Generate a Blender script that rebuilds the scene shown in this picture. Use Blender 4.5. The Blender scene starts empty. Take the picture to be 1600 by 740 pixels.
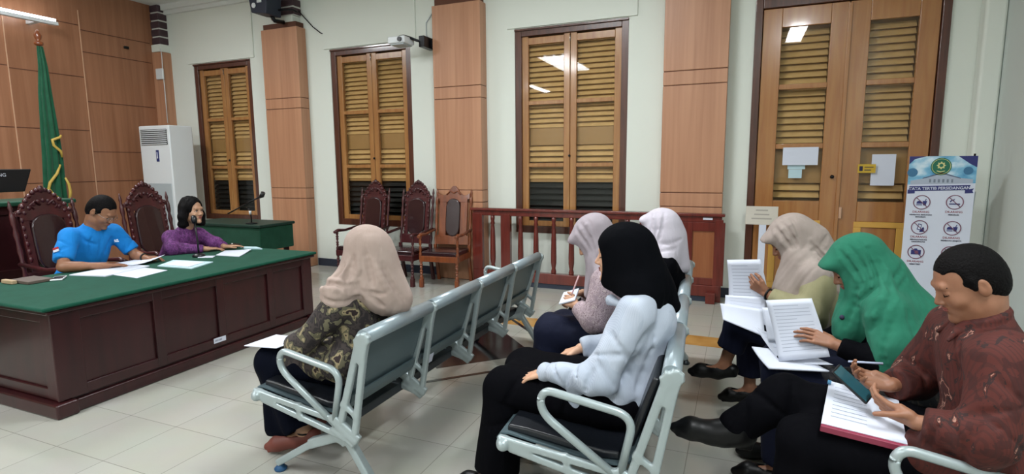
import time; _T0 = time.time()
import bpy, bmesh, math, random
import numpy as np
from mathutils import Vector, Matrix
random.seed(7)
SC = bpy.context.scene
COL = SC.collection
# ------------------------------------------------------------------ camera
cam = bpy.data.cameras.new('camera'); camo = bpy.data.objects.new('camera', cam); COL.objects.link(camo)
cam.sensor_width = 36; cam.lens = 853.5/1600*36; cam.clip_start = .05; cam.clip_end = 60
R_ = [[.92364599, .38316854, -.00774339], [.04359, -.12510646, -.99118529], [-.38075977, .91516678, -.13225639]]
CAMZ = 1.56
camo.matrix_world = Matrix(((R_[0][0], -R_[1][0], -R_[2][0], 0), (R_[0][1], -R_[1][1], -R_[2][1], 0),
                            (R_[0][2], -R_[1][2], -R_[2][2], CAMZ), (0, 0, 0, 1)))
SC.camera = camo
# ------------------------------------------------------------------ world, exposure
w = bpy.data.worlds.new('world'); SC.world = w; w.use_nodes = True
w.node_tree.nodes['Background'].inputs[0].default_value = (.75, .82, .9, 1)
w.node_tree.nodes['Background'].inputs[1].default_value = .15
SC.view_settings.view_transform = 'Standard'; SC.view_settings.look = 'None'
SC.view_settings.gamma = 1; SC.view_settings.use_curve_mapping = False
SC.view_settings.exposure = 0.48
LAMP_STRENGTH = 12.0       # emission of every ceiling tube
AREA_W = 75.0              # watts of the soft lamp inside each ceiling fitting
CEIL = 4.25
# ------------------------------------------------------------------ materials
def s2l(c):
    if isinstance(c, str): c = [int(c[i:i+2], 16)/255 for i in (0, 2, 4)]
    return tuple((x/12.92 if x <= .04045 else ((x+.055)/1.055)**2.4) for x in c)
def newmat(name):
    m = bpy.data.materials.new(name); m.use_nodes = True
    nt = m.node_tree; b = nt.nodes['Principled BSDF']
    return m, nt, b
def nd(nt, t, **kw):
    n = nt.nodes.new(t)
    for k, v in kw.items():
        if k in n.inputs: n.inputs[k].default_value = v
        else: setattr(n, k, v)
    return n
def ramp(nt, stops, interp='LINEAR'):
    n = nt.nodes.new('ShaderNodeValToRGB'); cr = n.color_ramp; cr.interpolation = interp
    while len(cr.elements) < len(stops): cr.elements.new(.5)
    for e, (p, c) in zip(cr.elements, stops): e.position = p; e.color = (*s2l(c), 1)
    return n
def coords(nt, scale=(1, 1, 1), kind='Object', rot=(0, 0, 0), loc=(0, 0, 0)):
    tc = nt.nodes.new('ShaderNodeTexCoord'); mp = nt.nodes.new('ShaderNodeMapping')
    mp.inputs['Scale'].default_value = scale; mp.inputs['Rotation'].default_value = rot; mp.inputs['Location'].default_value = loc
    nt.links.new(tc.outputs[kind], mp.inputs['Vector']); return mp.outputs['Vector']
def plain(name, col, rough=.6, metal=0., spec=.5, noise=0., nscale=8, bump=0., bscale=200, sheen=0., emit=0, coat=0., alpha=1):
    m, nt, b = newmat(name); c = s2l(col)
    b.inputs['Base Color'].default_value = (*c, 1); b.inputs['Roughness'].default_value = rough
    b.inputs['Metallic'].default_value = metal; b.inputs['Specular IOR Level'].default_value = spec
    b.inputs['Sheen Weight'].default_value = sheen; b.inputs['Coat Weight'].default_value = coat
    if emit: b.inputs['Emission Color'].default_value = (*c, 1); b.inputs['Emission Strength'].default_value = emit
    v = None
    if noise:
        v = coords(nt); n = nd(nt, 'ShaderNodeTexNoise', Scale=nscale, Detail=4.); nt.links.new(v, n.inputs['Vector'])
        r = ramp(nt, [(.3, [max(0, x-noise) for x in hx(col)]), (.7, [min(1, x+noise) for x in hx(col)])])
        nt.links.new(n.outputs['Fac'], r.inputs['Fac']); nt.links.new(r.outputs['Color'], b.inputs['Base Color'])
    if bump:
        v = coords(nt); n = nd(nt, 'ShaderNodeTexNoise', Scale=bscale, Detail=3.); nt.links.new(v, n.inputs['Vector'])
        bp = nd(nt, 'ShaderNodeBump', Strength=bump, Distance=.01); nt.links.new(n.outputs['Fac'], bp.inputs['Height'])
        nt.links.new(bp.outputs['Normal'], b.inputs['Normal'])
    return m
def hx(c): return [int(c[i:i+2], 16)/255 for i in (0, 2, 4)] if isinstance(c, str) else list(c)
def wood(name, c1, c2, rough=.45, scale=(18, 18, 1.2), coat=0., bump=.02):
    m, nt, b = newmat(name); v = coords(nt, scale)
    n = nd(nt, 'ShaderNodeTexNoise', Scale=1.6, Detail=6., Distortion=.5); nt.links.new(v, n.inputs['Vector'])
    r = ramp(nt, [(.32, c1), (.68, c2)]); nt.links.new(n.outputs['Fac'], r.inputs['Fac'])
    nt.links.new(r.outputs['Color'], b.inputs['Base Color']); b.inputs['Roughness'].default_value = rough
    b.inputs['Coat Weight'].default_value = coat; b.inputs['Coat Roughness'].default_value = .08
    if bump:
        bp = nd(nt, 'ShaderNodeBump', Strength=bump*4, Distance=.002); nt.links.new(n.outputs['Fac'], bp.inputs['Height'])
        nt.links.new(bp.outputs['Normal'], b.inputs['Normal'])
    return m
def cloth(name, c, var=.03, bump=.25, rough=.9, sheen=.04, fold=18):
    """fabric: a soft shade variation, a weave bump and long soft creases"""
    m, nt, b = newmat(name); h = hx(c)
    v = coords(nt); n = nd(nt, 'ShaderNodeTexNoise', Scale=9., Detail=3.); nt.links.new(v, n.inputs['Vector'])
    r = ramp(nt, [(.3, [max(0, x-var) for x in h]), (.7, [min(1, x+var) for x in h])])
    nt.links.new(n.outputs['Fac'], r.inputs['Fac']); nt.links.new(r.outputs['Color'], b.inputs['Base Color'])
    b.inputs['Roughness'].default_value = rough; b.inputs['Sheen Weight'].default_value = sheen; b.inputs['Specular IOR Level'].default_value = .2 if max(h) > .12 else .04
    v2 = coords(nt, (1, 1, .35)); n2 = nd(nt, 'ShaderNodeTexNoise', Scale=float(fold), Detail=2., Distortion=.8); nt.links.new(v2, n2.inputs['Vector'])
    bp = nd(nt, 'ShaderNodeBump', Strength=bump, Distance=.02); nt.links.new(n2.outputs['Fac'], bp.inputs['Height'])
    nt.links.new(bp.outputs['Normal'], b.inputs['Normal'])
    return m
def blotch(name, stops, scale=14, stripes=None, fold=True, dist=1.2, detail=3.):
    """printed cloth: noise cut into flat colour patches (stays with the cloth), optional thin stripes"""
    m, nt, b = newmat(name); v = coords(nt, (1, 1, .8))
    n = nd(nt, 'ShaderNodeTexNoise', Scale=float(scale), Detail=detail, Distortion=dist); nt.links.new(v, n.inputs['Vector'])
    r = ramp(nt, stops, 'CONSTANT'); nt.links.new(n.outputs['Fac'], r.inputs['Fac'])
    out = r.outputs['Color']
    if stripes:
        col, sc, wd, axis = stripes
        v3 = coords(nt); sp = nt.nodes.new('ShaderNodeSeparateXYZ'); nt.links.new(v3, sp.inputs[0])
        mu = nd(nt, 'ShaderNodeMath', operation='MULTIPLY'); mu.inputs[1].default_value = sc
        ad = nd(nt, 'ShaderNodeMath', operation='ADD')
        nt.links.new(sp.outputs[0], ad.inputs[0]); nt.links.new(sp.outputs[1], ad.inputs[1])
        nt.links.new(ad.outputs[0] if axis == 'xy' else sp.outputs[{'x': 0, 'y': 1, 'z': 2}[axis]], mu.inputs[0])
        fr = nd(nt, 'ShaderNodeMath', operation='FRACT'); nt.links.new(mu.outputs[0], fr.inputs[0])
        lt = nd(nt, 'ShaderNodeMath', operation='LESS_THAN'); lt.inputs[1].default_value = wd; nt.links.new(fr.outputs[0], lt.inputs[0])
        m2 = nd(nt, 'ShaderNodeMath', operation='MULTIPLY'); m2.inputs[1].default_value = .4; nt.links.new(lt.outputs[0], m2.inputs[0])
        mx = nd(nt, 'ShaderNodeMix', data_type='RGBA'); nt.links.new(m2.outputs[0], mx.inputs[0]); nt.links.new(out, mx.inputs[6])
        mx.inputs[7].default_value = (*s2l(col), 1); out = mx.outputs[2]
    nt.links.new(out, b.inputs['Base Color']); b.inputs['Roughness'].default_value = .8
    n2 = nd(nt, 'ShaderNodeTexNoise', Scale=16., Detail=2., Distortion=.6); nt.links.new(coords(nt, (1, 1, .5)), n2.inputs['Vector'])
    bp = nd(nt, 'ShaderNodeBump', Strength=.25, Distance=.02); nt.links.new(n2.outputs['Fac'], bp.inputs['Height'])
    nt.links.new(bp.outputs['Normal'], b.inputs['Normal'])
    return m
M = {}
M['wall'] = plain('wall_paint', 'dee3da', .7, bump=.03, bscale=30)
M['wall_grey'] = plain('wall_grey_paint', 'c9d2cd', .75)
M['ceil'] = plain('ceiling_paint', 'dfe3e0', .8)
M['laminate'] = wood('panel_laminate', 'ab7a5c', 'bd8c6c', .38, (9, 9, .35))
M['laminate2'] = wood('back_wall_laminate', '8e6044', 'a07053', .42, (9, 9, .35))
M['groove'] = plain('groove_dark', '5a3422', .7)
M['brass'] = plain('pale_strip', 'c9a184', .4)
M['frame'] = wood('window_frame_dark', '43241a', '5b3223', .3, coat=.6)
M['sash'] = wood('sash_varnish', '99673a', 'ad7d4a', .25, (12, 12, 1), coat=.6)
M['slat'] = plain('louver_wood', 'cfac74', .35, noise=.03)
M['slat_rail'] = plain('louver_rail_wood', 'a5814f', .4)
M['door'] = wood('door_varnish', '9e683b', 'ae7a48', .22, (10, 10, .8), coat=.7)
M['door_panel'] = plain('door_yellow_moulding', 'd6a550', .4)
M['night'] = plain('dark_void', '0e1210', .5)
M['base'] = plain('skirting_blue_grey', '2a3140', .35)
M['stone'] = plain('dark_brick', '47343a', .7, noise=.03)
M['mortar'] = plain('white_mortar', 'cfcfc8', .8)
M['maroon'] = wood('desk_mahogany', '2a1013', '371518', .3, (7, 7, 1), coat=.15)
M['rail'] = wood('rail_mahogany', '58201a', '6f2b22', .25, (14, 14, 1.4), coat=.5)
M['railfill'] = wood('rail_panel_wood', '8a5030', '9c6340', .35, (12, 12, .7))
M['chairwood'] = wood('carved_mahogany', '361216', '4c1a1d', .32, (14, 14, 2), coat=.25)
M['chairwood2'] = wood('carved_brown_teak', '6a341b', '86461f', .3, (14, 14, 2), coat=.5)
M['oxblood'] = plain('oxblood_leather', '2b1418', .18, bump=.1, bscale=90, coat=.4)
M['greencloth'] = cloth('green_baize', '064534', .015, .05, .85, .05)
M['greencloth2'] = cloth('green_cover', '11402e', .02, .05, .6, .1)
M['metal'] = plain('silver_powder_coat', 'a6b2b4', .36, .35)
M['metal_perf_shaded'] = plain('shaded_perf_steel_sheet', '5c6d73', .42, .45)  # shading and perforation are both put into this darker grey
M['tube'] = plain('silver_tube', '98a5ac', .34, .35)
M['blackpad'] = plain('black_leatherette', '13161c', .35, bump=.08, bscale=120)
M['beam'] = plain('dark_beam', '30363c', .4, .4)
M['bluefoot'] = plain('blue_foot_plastic', '1f4f78', .5)
M['black'] = plain('black_plastic', '0d0e12', .35)
M['blackmetal'] = plain('black_metal', '141518', .3, .5)
M['white'] = plain('white_plastic', 'd9dee0', .35)
M['acgrey'] = plain('ac_grey_panel', 'aab4b8', .45)
M['paper'] = plain('paper', 'd3d8e6', .7)
M['paperblue'] = plain('paper_blue_tint', 'b9d4dc', .7)
M['red'] = plain('folder_red', '8a3048', .45)
M['chrome'] = plain('chrome', 'cccccc', .15, 1)
M['gold'] = plain('gold_fringe', 'b79a45', .6)
M['flag'] = cloth('flag_green', '0c4a30', .02, .25, .6, .2)
M['ink'] = plain('ink_grey', '6d7484', .8)
M['darkink'] = plain('ink_dark', '2b2740', .8)
M['lampwhite'] = plain('lamp_housing', 'd8dde0', .5)
m, nt, b = newmat('lamp_glow'); M['glow'] = m
b.inputs['Emission Color'].default_value = (.93, .97, 1, 1); b.inputs['Emission Strength'].default_value = LAMP_STRENGTH
# clear glass: mirror reflection by Fresnel over see-through
m, nt, b = newmat('window_glass'); M['glass'] = m; nt.nodes.remove(b)
fr = nd(nt, 'ShaderNodeFresnel', IOR=1.45); tr = nt.nodes.new('ShaderNodeBsdfTransparent'); gl = nd(nt, 'ShaderNodeBsdfGlossy', Roughness=.02)
tr.inputs[0].default_value = (.97, .965, .95, 1); ms = nt.nodes.new('ShaderNodeMixShader')
ge = nt.nodes.new('ShaderNodeNewGeometry'); inv = nd(nt, 'ShaderNodeMath', operation='SUBTRACT'); inv.inputs[0].default_value = 1; nt.links.new(ge.outputs['Backfacing'], inv.inputs[1])
mu = nd(nt, 'ShaderNodeMath', operation='MULTIPLY'); nt.links.new(fr.outputs[0], mu.inputs[0]); nt.links.new(inv.outputs[0], mu.inputs[1])
nt.links.new(mu.outputs[0], ms.inputs[0]); nt.links.new(tr.outputs[0], ms.inputs[1]); nt.links.new(gl.outputs[0], ms.inputs[2])
nt.links.new(ms.outputs[0], nt.nodes['Material Output'].inputs[0])
# floor: polished white tiles with an inlaid black diamond, its outline and a honey-coloured band
m, nt, b = newmat('polished_tiles'); M['floor'] = m
v = coords(nt, (1, 1, 1), loc=(1.85, -2.93, 0))
br = nd(nt, 'ShaderNodeTexBrick', offset=0., squash=1.); nt.links.new(v, br.inputs['Vector'])
br.inputs['Scale'].default_value = 1/.413; br.inputs['Brick Width'].default_value = 1; br.inputs['Row Height'].default_value = 1
br.inputs['Mortar Size'].default_value = .006; br.inputs['Mortar Smooth'].default_value = .3
br.inputs['Color1'].default_value = (*s2l('b2b1a8'), 1); br.inputs['Color2'].default_value = (*s2l('adaca3'), 1); br.inputs['Mortar'].default_value = (*s2l('8a8880'), 1)
n = nd(nt, 'ShaderNodeTexNoise', Scale=3., Detail=3.); nt.links.new(coords(nt), n.inputs['Vector'])
mx = nd(nt, 'ShaderNodeMix', data_type='RGBA', blend_type='MULTIPLY'); mx.inputs[0].default_value = .12
nt.links.new(br.outputs['Color'], mx.inputs[6]); nt.links.new(n.outputs['Color'], mx.inputs[7]); nt.links.new(mx.outputs[2], b.inputs['Base Color'])
b.inputs['Roughness'].default_value = .13; b.inputs['Specular IOR Level'].default_value = .5
M['inlay'] = plain('black_granite_inlay', '120d13', .12, spec=.3)
M['inlay_band'] = plain('honey_stone_band', 'b08342', .16, noise=.06, nscale=5)
SKIN = {}
def skin(name, c):
    m = plain('skin_'+name, c, .5, noise=.02, nscale=25, bump=.05, bscale=300); b = m.node_tree.nodes['Principled BSDF']
    b.inputs['Subsurface Weight'].default_value = .08; b.inputs['Subsurface Radius'].default_value = (.02, .008, .004)
    SKIN[name] = m
skin('brown', '95674e'); skin('tan', 'b58a6e'); skin('light', 'cfa184'); skin('deep', '8d6147')
M['hair'] = plain('black_hair', '0a0809', .7, spec=.12, bump=.5, bscale=160); M['lip'] = plain('lip', '8e4a44', .45)
M['eyewhite'] = plain('eye_white', 'd8d2cc', .25); M['iris'] = plain('eye_dark', '1a0f0c', .2)

# ------------------------------------------------------------------ object helpers
def tag(o, label=None, cat=None, group=None, kind=None):
    for k, v in (('label', label), ('category', cat), ('group', group), ('kind', kind)):
        if v: o[k] = v
    return o
def thing(name, label, cat, loc=(0, 0, 0), rz=0, group=None):
    o = bpy.data.objects.new(name, None); o.empty_display_size = .1; COL.objects.link(o)
    o.location = loc; o.rotation_euler = (0, 0, rz); return tag(o, label, cat, group)
WLOC = {}
def wloc(o):
    p = Vector((0, 0, 0))
    while o is not None: p += Vector(o.location); o = o.parent
    return p
def link(name, me, mat, parent=None, local=False, smooth=True, bev=0, seg=2):
    """link a mesh; vertices are world coordinates unless local; they are made relative to the parent"""
    if parent is not None and not local:
        off = wloc(parent)
        n = len(me.vertices); a = np.empty(n*3, np.float32); me.vertices.foreach_get('co', a)
        a = a.reshape(-1, 3) - np.array(off, np.float32); me.vertices.foreach_set('co', a.ravel())
    o = bpy.data.objects.new(name, me); COL.objects.link(o)
    for mm in (mat if isinstance(mat, (list, tuple)) else [mat]): me.materials.append(mm)
    if parent is not None: o.parent = parent
    if smooth and len(me.polygons): me.polygons.foreach_set('use_smooth', [True]*len(me.polygons))
    if bev:
        b = o.modifiers.new('bevel', 'BEVEL'); b.width = bev; b.segments = seg; b.limit_method = 'ANGLE'; b.angle_limit = math.radians(40)
        b.harden_normals = True
    return o
class MB:
    def __init__(s): s.v = []; s.f = []; s.mi = []; s.cur = 0; s.sm = []
    def add(s, vs, fs, smooth=False):
        n = len(s.v); s.v += [tuple(map(float, p)) for p in vs]; s.f += [tuple(n+i for i in f) for f in fs]
        s.mi += [s.cur]*len(fs); s.sm += [smooth]*len(fs); return s
    def box(s, lo, hi):
        x0, y0, z0 = lo; x1, y1, z1 = hi
        return s.add([(x0,y0,z0),(x1,y0,z0),(x1,y1,z0),(x0,y1,z0),(x0,y0,z1),(x1,y0,z1),(x1,y1,z1),(x0,y1,z1)],
                     [(0,3,2,1),(4,5,6,7),(0,1,5,4),(1,2,6,5),(2,3,7,6),(3,0,4,7)])
    def obox(s, c, ax, half):
        """box at c with axis vectors ax (3 unit vectors) and half sizes"""
        c = np.array(c, float); A = [np.array(a, float)*h for a, h in zip(ax, half)]
        vs = [c+i*A[0]+j*A[1]+k*A[2] for k in (-1, 1) for i, j in ((-1,-1),(1,-1),(1,1),(-1,1))]
        return s.add(vs, [(0,3,2,1),(4,5,6,7),(0,1,5,4),(1,2,6,5),(2,3,7,6),(3,0,4,7)])
    def bar(s, a, b, wd, th, side=(0, 1, 0)):
        """flat bar from a to b; th along side, wd across"""
        a = np.array(a, float); b = np.array(b, float); d = b-a; L = np.linalg.norm(d); d /= L
        sd = np.array(side, float); c = np.cross(d, sd); c /= np.linalg.norm(c)
        return s.obox((a+b)/2, (d, c, sd), (L/2, wd/2, th/2))
    def tube(s, pts, r, seg=12, caps=True, closed=False):
        P = [np.array(p, float) for p in pts]; n = len(P); rs = r if isinstance(r, (list, tuple)) else [r]*n
        vs = []; fs = []; u = None
        for i, p in enumerate(P):
            t = P[(i+1) % n if closed else min(i+1, n-1)] - P[(i-1) if (closed or i) else 0]
            t = t/np.linalg.norm(t)
            if u is None:
                u = np.cross(t, (0, 0, 1)) if abs(t[2]) < .9 else np.cross(t, (1, 0, 0))
            u = u - t*np.dot(u, t); u /= np.linalg.norm(u); w_ = np.cross(t, u)
            for k in range(seg):
                a = 2*math.pi*k/seg; vs.append(p + rs[i]*(math.cos(a)*u + math.sin(a)*w_))
        for i in range(n if closed else n-1):
            j = (i+1) % n
            for k in range(seg): fs.append((i*seg+k, i*seg+(k+1) % seg, j*seg+(k+1) % seg, j*seg+k))
        s.add(vs, fs, True)
        if caps and not closed:
            b0 = len(s.v)-n*seg
            s.f += [tuple(b0+k for k in reversed(range(seg))), tuple(b0+(n-1)*seg+k for k in range(seg))]; s.mi += [s.cur]*2; s.sm += [False]*2
        return s
    def lathe(s, prof, c=(0, 0, 0), seg=20, axis='z'):
        """profile of (radius, height) turned about an axis through c"""
        vs = []; fs = []; n = len(prof)
        for r, h in prof:
            for k in range(seg):
                a = 2*math.pi*k/seg; x, y = r*math.cos(a), r*math.sin(a)
                q = {'z': (x, y, h), 'x': (h, x, y), 'y': (y, h, x)}[axis]
                vs.append((c[0]+q[0], c[1]+q[1], c[2]+q[2]))
        for i in range(n-1):
            for k in range(seg): fs.append((i*seg+k, i*seg+(k+1) % seg, (i+1)*seg+(k+1) % seg, (i+1)*seg+k))
        s.add(vs, fs, True); b0 = len(s.v)-n*seg
        s.f += [tuple(b0+k for k in reversed(range(seg))), tuple(b0+(n-1)*seg+k for k in range(seg))]; s.mi += [s.cur]*2; s.sm += [False]*2
        return s
    def ball(s, c, r, seg=14, rings=9):
        r = r if isinstance(r, (list, tuple)) else (r, r, r)
        vs = [(c[0], c[1], c[2]-r[2])]; fs = []
        for i in range(1, rings):
            ph = math.pi*i/rings
            for k in range(seg):
                a = 2*math.pi*k/seg; vs.append((c[0]+r[0]*math.sin(ph)*math.cos(a), c[1]+r[1]*math.sin(ph)*math.sin(a), c[2]-r[2]*math.cos(ph)))
        vs.append((c[0], c[1], c[2]+r[2])); L = len(vs)-1
        for k in range(seg): fs.append((0, 1+(k+1) % seg, 1+k)); fs.append((L, L-seg+k, L-seg+(k+1) % seg))
        for i in range(rings-2):
            for k in range(seg): a = 1+i*seg; fs.append((a+k, a+(k+1) % seg, a+seg+(k+1) % seg, a+seg+k))
        return s.add(vs, fs, True)
    def prism(s, poly, a, b, axis='y'):
        """outline poly (2D) extruded from a to b along axis: y -> (x,z), x -> (y,z), z -> (x,y)"""
        f = {'y': lambda p, t: (p[0], t, p[1]), 'x': lambda p, t: (t, p[0], p[1]), 'z': lambda p, t: (p[0], p[1], t)}[axis]
        n = len(poly); vs = [f(p, a) for p in poly]+[f(p, b) for p in poly]
        return s.add(vs, [tuple(range(n)), tuple(reversed(range(n, 2*n)))]+[(i, i+n, (i+1) % n+n, (i+1) % n) for i in range(n)])
    def sheet(s, prof, a, b, th, axis='y'):
        """thin bent sheet: profile line in (x,z) given thickness th, extruded a..b along y"""
        P = [np.array(p, float) for p in prof]; up = []; dn = []
        for i, p in enumerate(P):
            t = P[min(i+1, len(P)-1)]-P[max(i-1, 0)]; t /= np.linalg.norm(t); nn = np.array((-t[1], t[0]))
            up.append(p+nn*th/2); dn.append(p-nn*th/2)
        n = len(P); vs = []
        for t in (a, b): vs += [(p[0], t, p[1]) for p in up]+[(p[0], t, p[1]) for p in dn]
        fs = []; N = 2*n
        for i in range(n-1):
            fs += [(i, i+1, N+i+1, N+i), (n+i+1, n+i, N+n+i, N+n+i+1), (i+1, i, n+i, n+i+1), (N+i, N+i+1, N+n+i+1, N+n+i)]
        fs += [(0, N, N+n, n), (n-1, n+n-1, N+n+n-1, N+n-1)]
        return s.add(vs, fs, False)
    def mesh(s, name):
        me = bpy.data.meshes.new(name); me.from_pydata(s.v, [], s.f); me.update()
        bm = bmesh.new(); bm.from_mesh(me); bmesh.ops.recalc_face_normals(bm, faces=bm.faces); bm.to_mesh(me); bm.free()
        me.polygons.foreach_set('material_index', s.mi); me.polygons.foreach_set('use_smooth', s.sm); return me
    def obj(s, name, mat, parent=None, local=False, bev=0, seg=2, rz=0, at=None):
        me = s.mesh(name)
        return link(name, me, mat, parent, local, False, bev, seg)
def struct(mb, name, mat, parent=None, bev=0):
    o = mb.obj(name, mat, parent, bev=bev)
    if parent is None: o['kind'] = 'structure'
    return o
def copy_tree(o, parent=None):
    c = o.copy(); COL.objects.link(c)
    if parent is not None: c.parent = parent
    for ch in list(o.children): copy_tree(ch, c)
    return c
def text_mesh(txt, size, origin, ex, ez, depth=.001, align='CENTER', bold=0.):
    """lettering as a thin solid: baseline origin, reading direction ex, up direction ez"""
    cu = bpy.data.curves.new('lettering', 'FONT'); cu.body = txt; cu.size = size; cu.align_x = align; cu.offset = bold
    cu.extrude = depth/2; cu.resolution_u = 3
    o = bpy.data.objects.new('lettering', cu); COL.objects.link(o)
    bpy.context.view_layer.update(); dg = bpy.context.evaluated_depsgraph_get()
    me = bpy.data.meshes.new_from_object(o.evaluated_get(dg)); bpy.data.objects.remove(o)
    ex = Vector(ex).normalized(); ez = Vector(ez).normalized(); en = ex.cross(ez)
    mt = Matrix(((ex.x, ez.x, en.x, origin[0]), (ex.y, ez.y, en.y, origin[1]), (ex.z, ez.z, en.z, origin[2]), (0, 0, 0, 1)))
    me.transform(mt); return me
# ------------------------------------------------------------------ smooth implicit surfaces (bodies and clothes)
def V3(*a): return np.array(a, np.float64)
def unit(v): v = np.array(v, float); return v/np.linalg.norm(v)
def smin(a, b, k):
    if k <= 0: return np.minimum(a, b)
    h = np.clip(.5+.5*(b-a)/k, 0, 1); return b*(1-h)+a*h-k*h*(1-h)
def _cap(a, b, ra, rb):
    a = np.array(a, float); b = np.array(b, float); ab = b-a; L2 = max(ab@ab, 1e-9)
    def f(X, Y, Z):
        px, py, pz = X-a[0], Y-a[1], Z-a[2]
        t = np.clip((px*ab[0]+py*ab[1]+pz*ab[2])/L2, 0, 1)
        return np.sqrt((px-t*ab[0])**2+(py-t*ab[1])**2+(pz-t*ab[2])**2)-(ra+(rb-ra)*t)
    r = max(ra, rb); return f, np.minimum(a, b)-r, np.maximum(a, b)+r
def _ell(c, r, B=None):
    c = np.array(c, float); r = np.array(r, float); B = np.eye(3) if B is None else np.array(B, float)
    def f(X, Y, Z):
        px, py, pz = X-c[0], Y-c[1], Z-c[2]
        q = [(px*B[i][0]+py*B[i][1]+pz*B[i][2]) for i in range(3)]
        k0 = np.sqrt((q[0]/r[0])**2+(q[1]/r[1])**2+(q[2]/r[2])**2)+1e-6
        k1 = np.sqrt((q[0]/r[0]**2)**2+(q[1]/r[1]**2)**2+(q[2]/r[2]**2)**2)+1e-6
        return k0*(k0-1)/k1
    e = np.sqrt(((B*r[:, None])**2).sum(0)); return f, c-e, c+e
def _box(c, h, B=None, rad=.01):
    c = np.array(c, float); h = np.array(h, float); B = np.eye(3) if B is None else np.array(B, float)
    def f(X, Y, Z):
        px, py, pz = X-c[0], Y-c[1], Z-c[2]
        q = [np.abs(px*B[i][0]+py*B[i][1]+pz*B[i][2])-h[i]+rad for i in range(3)]
        o = np.sqrt(sum(np.maximum(t, 0)**2 for t in q))+np.minimum(np.maximum(np.maximum(q[0], q[1]), q[2]), 0)
        return o-rad
    e = np.abs(B*h[:, None]).sum(0); return f, c-e, c+e
class Blob:
    def __init__(s): s.P = []
    def cap(s, a, b, ra, rb=None, k=.02): s.P.append(('+', k, *_cap(a, b, ra, ra if rb is None else rb))); return s
    def ell(s, c, r, B=None, k=.02): s.P.append(('+', k, *_ell(c, r, B))); return s
    def box(s, c, h, B=None, rad=.01, k=.01): s.P.append(('+', k, *_box(c, h, B, rad))); return s
    def chain(s, pts, rs, k=.02):
        for i in range(len(pts)-1): s.cap(pts[i], pts[i+1], rs[i], rs[i+1], k)
        return s
    def sub_ell(s, c, r, B=None, k=.01): s.P.append(('-', k, *_ell(c, r, B))); return s
    def sub_cap(s, a, b, ra, rb=None, k=.01): s.P.append(('-', k, *_cap(a, b, ra, ra if rb is None else rb))); return s
    def cut(s, p, n, rad, k=.004):
        """remove what lies beyond the plane (point p, normal n) within rad of p"""
        p = np.array(p, float); n = unit(n)
        def f(X, Y, Z):
            d = -((X-p[0])*n[0]+(Y-p[1])*n[1]+(Z-p[2])*n[2])
            q = np.sqrt((X-p[0])**2+(Y-p[1])**2+(Z-p[2])**2)-rad
            return np.maximum(d, q)
        s.P.append(('-', k, f, p-rad, p+rad)); return s
    def at(s, P):
        X, Y, Z = P.T; F = np.full(len(P), .3)
        for op, k, f, a, b_ in s.P:
            d = f(X, Y, Z); F = smin(F, d, k) if op == '+' else -smin(-F, d, k)
        return F
    def snap(s, P, depth=0.):
        '''pull points onto the surface (depth below it)'''
        P = np.array(P, float)
        for _ in range(14):
            f = s.at(P)+depth; g = np.stack([(s.at(P+np.eye(3)[i]*.002)-s.at(P-np.eye(3)[i]*.002))/.004 for i in range(3)], 1)
            g /= np.maximum(np.linalg.norm(g, axis=1), .3)[:, None]; P = P-g*np.clip(f, -.03, .03)[:, None]
        return P
    def creases(s, lines, r=.006, k=.016, depth=-.001, ridge=0., n=7):
        '''valleys (and a rolled ridge beside each) pressed into the surface along rough 3D polylines'''
        out = []
        for L in lines:
            L = [np.array(p, float) for p in L]; t = np.linspace(0, len(L)-1, n); Q = []
            for u in t:
                i = min(int(u), len(L)-2); w = u-i; P0 = L[max(i-1, 0)]; P1 = L[i]; P2 = L[i+1]; P3 = L[min(i+2, len(L)-1)]
                Q.append(.5*((2*P1)+(P2-P0)*w+(2*P0-5*P1+4*P2-P3)*w*w+(3*P1-P0-3*P2+P3)*w**3))
            out.append(s.snap(Q, depth))
        for Q in out:
            for i in range(len(Q)-1):
                ra = r*(.45+.55*math.sin(math.pi*(i+.0)/(len(Q)-1))); rb = r*(.45+.55*math.sin(math.pi*(i+1.)/(len(Q)-1)))
                s.sub_cap(Q[i], Q[i+1], ra, rb, k)
        return s
    def rolls(s, lines, r=.014, k=.012, sink=.005, n=7):
        out = []
        for L in lines:
            L = [np.array(p, float) for p in L]; t = np.linspace(0, len(L)-1, n)
            Q = [L[min(int(u), len(L)-2)]*(1-(u-min(int(u), len(L)-2)))+L[min(int(u), len(L)-2)+1]*(u-min(int(u), len(L)-2)) for u in t]
            out.append(s.snap(Q, sink))
        for Q in out:
            for i in range(len(Q)-1): s.cap(Q[i], Q[i+1], r*(.5+.5*math.sin(math.pi*i/(len(Q)-1))), r*(.5+.5*math.sin(math.pi*(i+1)/(len(Q)-1))), k)
        return s
    def bounds(s):
        lo = np.min([p[3] for p in s.P if p[0] == '+'], axis=0); hi = np.max([p[4] for p in s.P if p[0] == '+'], axis=0); return lo, hi
    def field(s, lo, hi, h, disp=None):
        n = np.ceil((hi-lo)/h).astype(int)+1
        ax = [(lo[i]+h*np.arange(n[i])).astype(np.float32) for i in range(3)]
        F = np.full(n, .3, np.float32)
        for op, k, f, a, b in s.P:
            m = k+2.5*h+.012
            i0 = [max(0, int((a[i]-m-lo[i])/h)) for i in range(3)]; i1 = [min(n[i], int((b[i]+m-lo[i])/h)+2) for i in range(3)]
            if any(i1[i] <= i0[i] for i in range(3)): continue
            sl = tuple(slice(i0[i], i1[i]) for i in range(3))
            d = f(ax[0][sl[0]][:, None, None], ax[1][sl[1]][None, :, None], ax[2][sl[2]][None, None, :]).astype(np.float32)
            F[sl] = smin(F[sl], d, k) if op == '+' else -smin(-F[sl], d, k)
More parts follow.
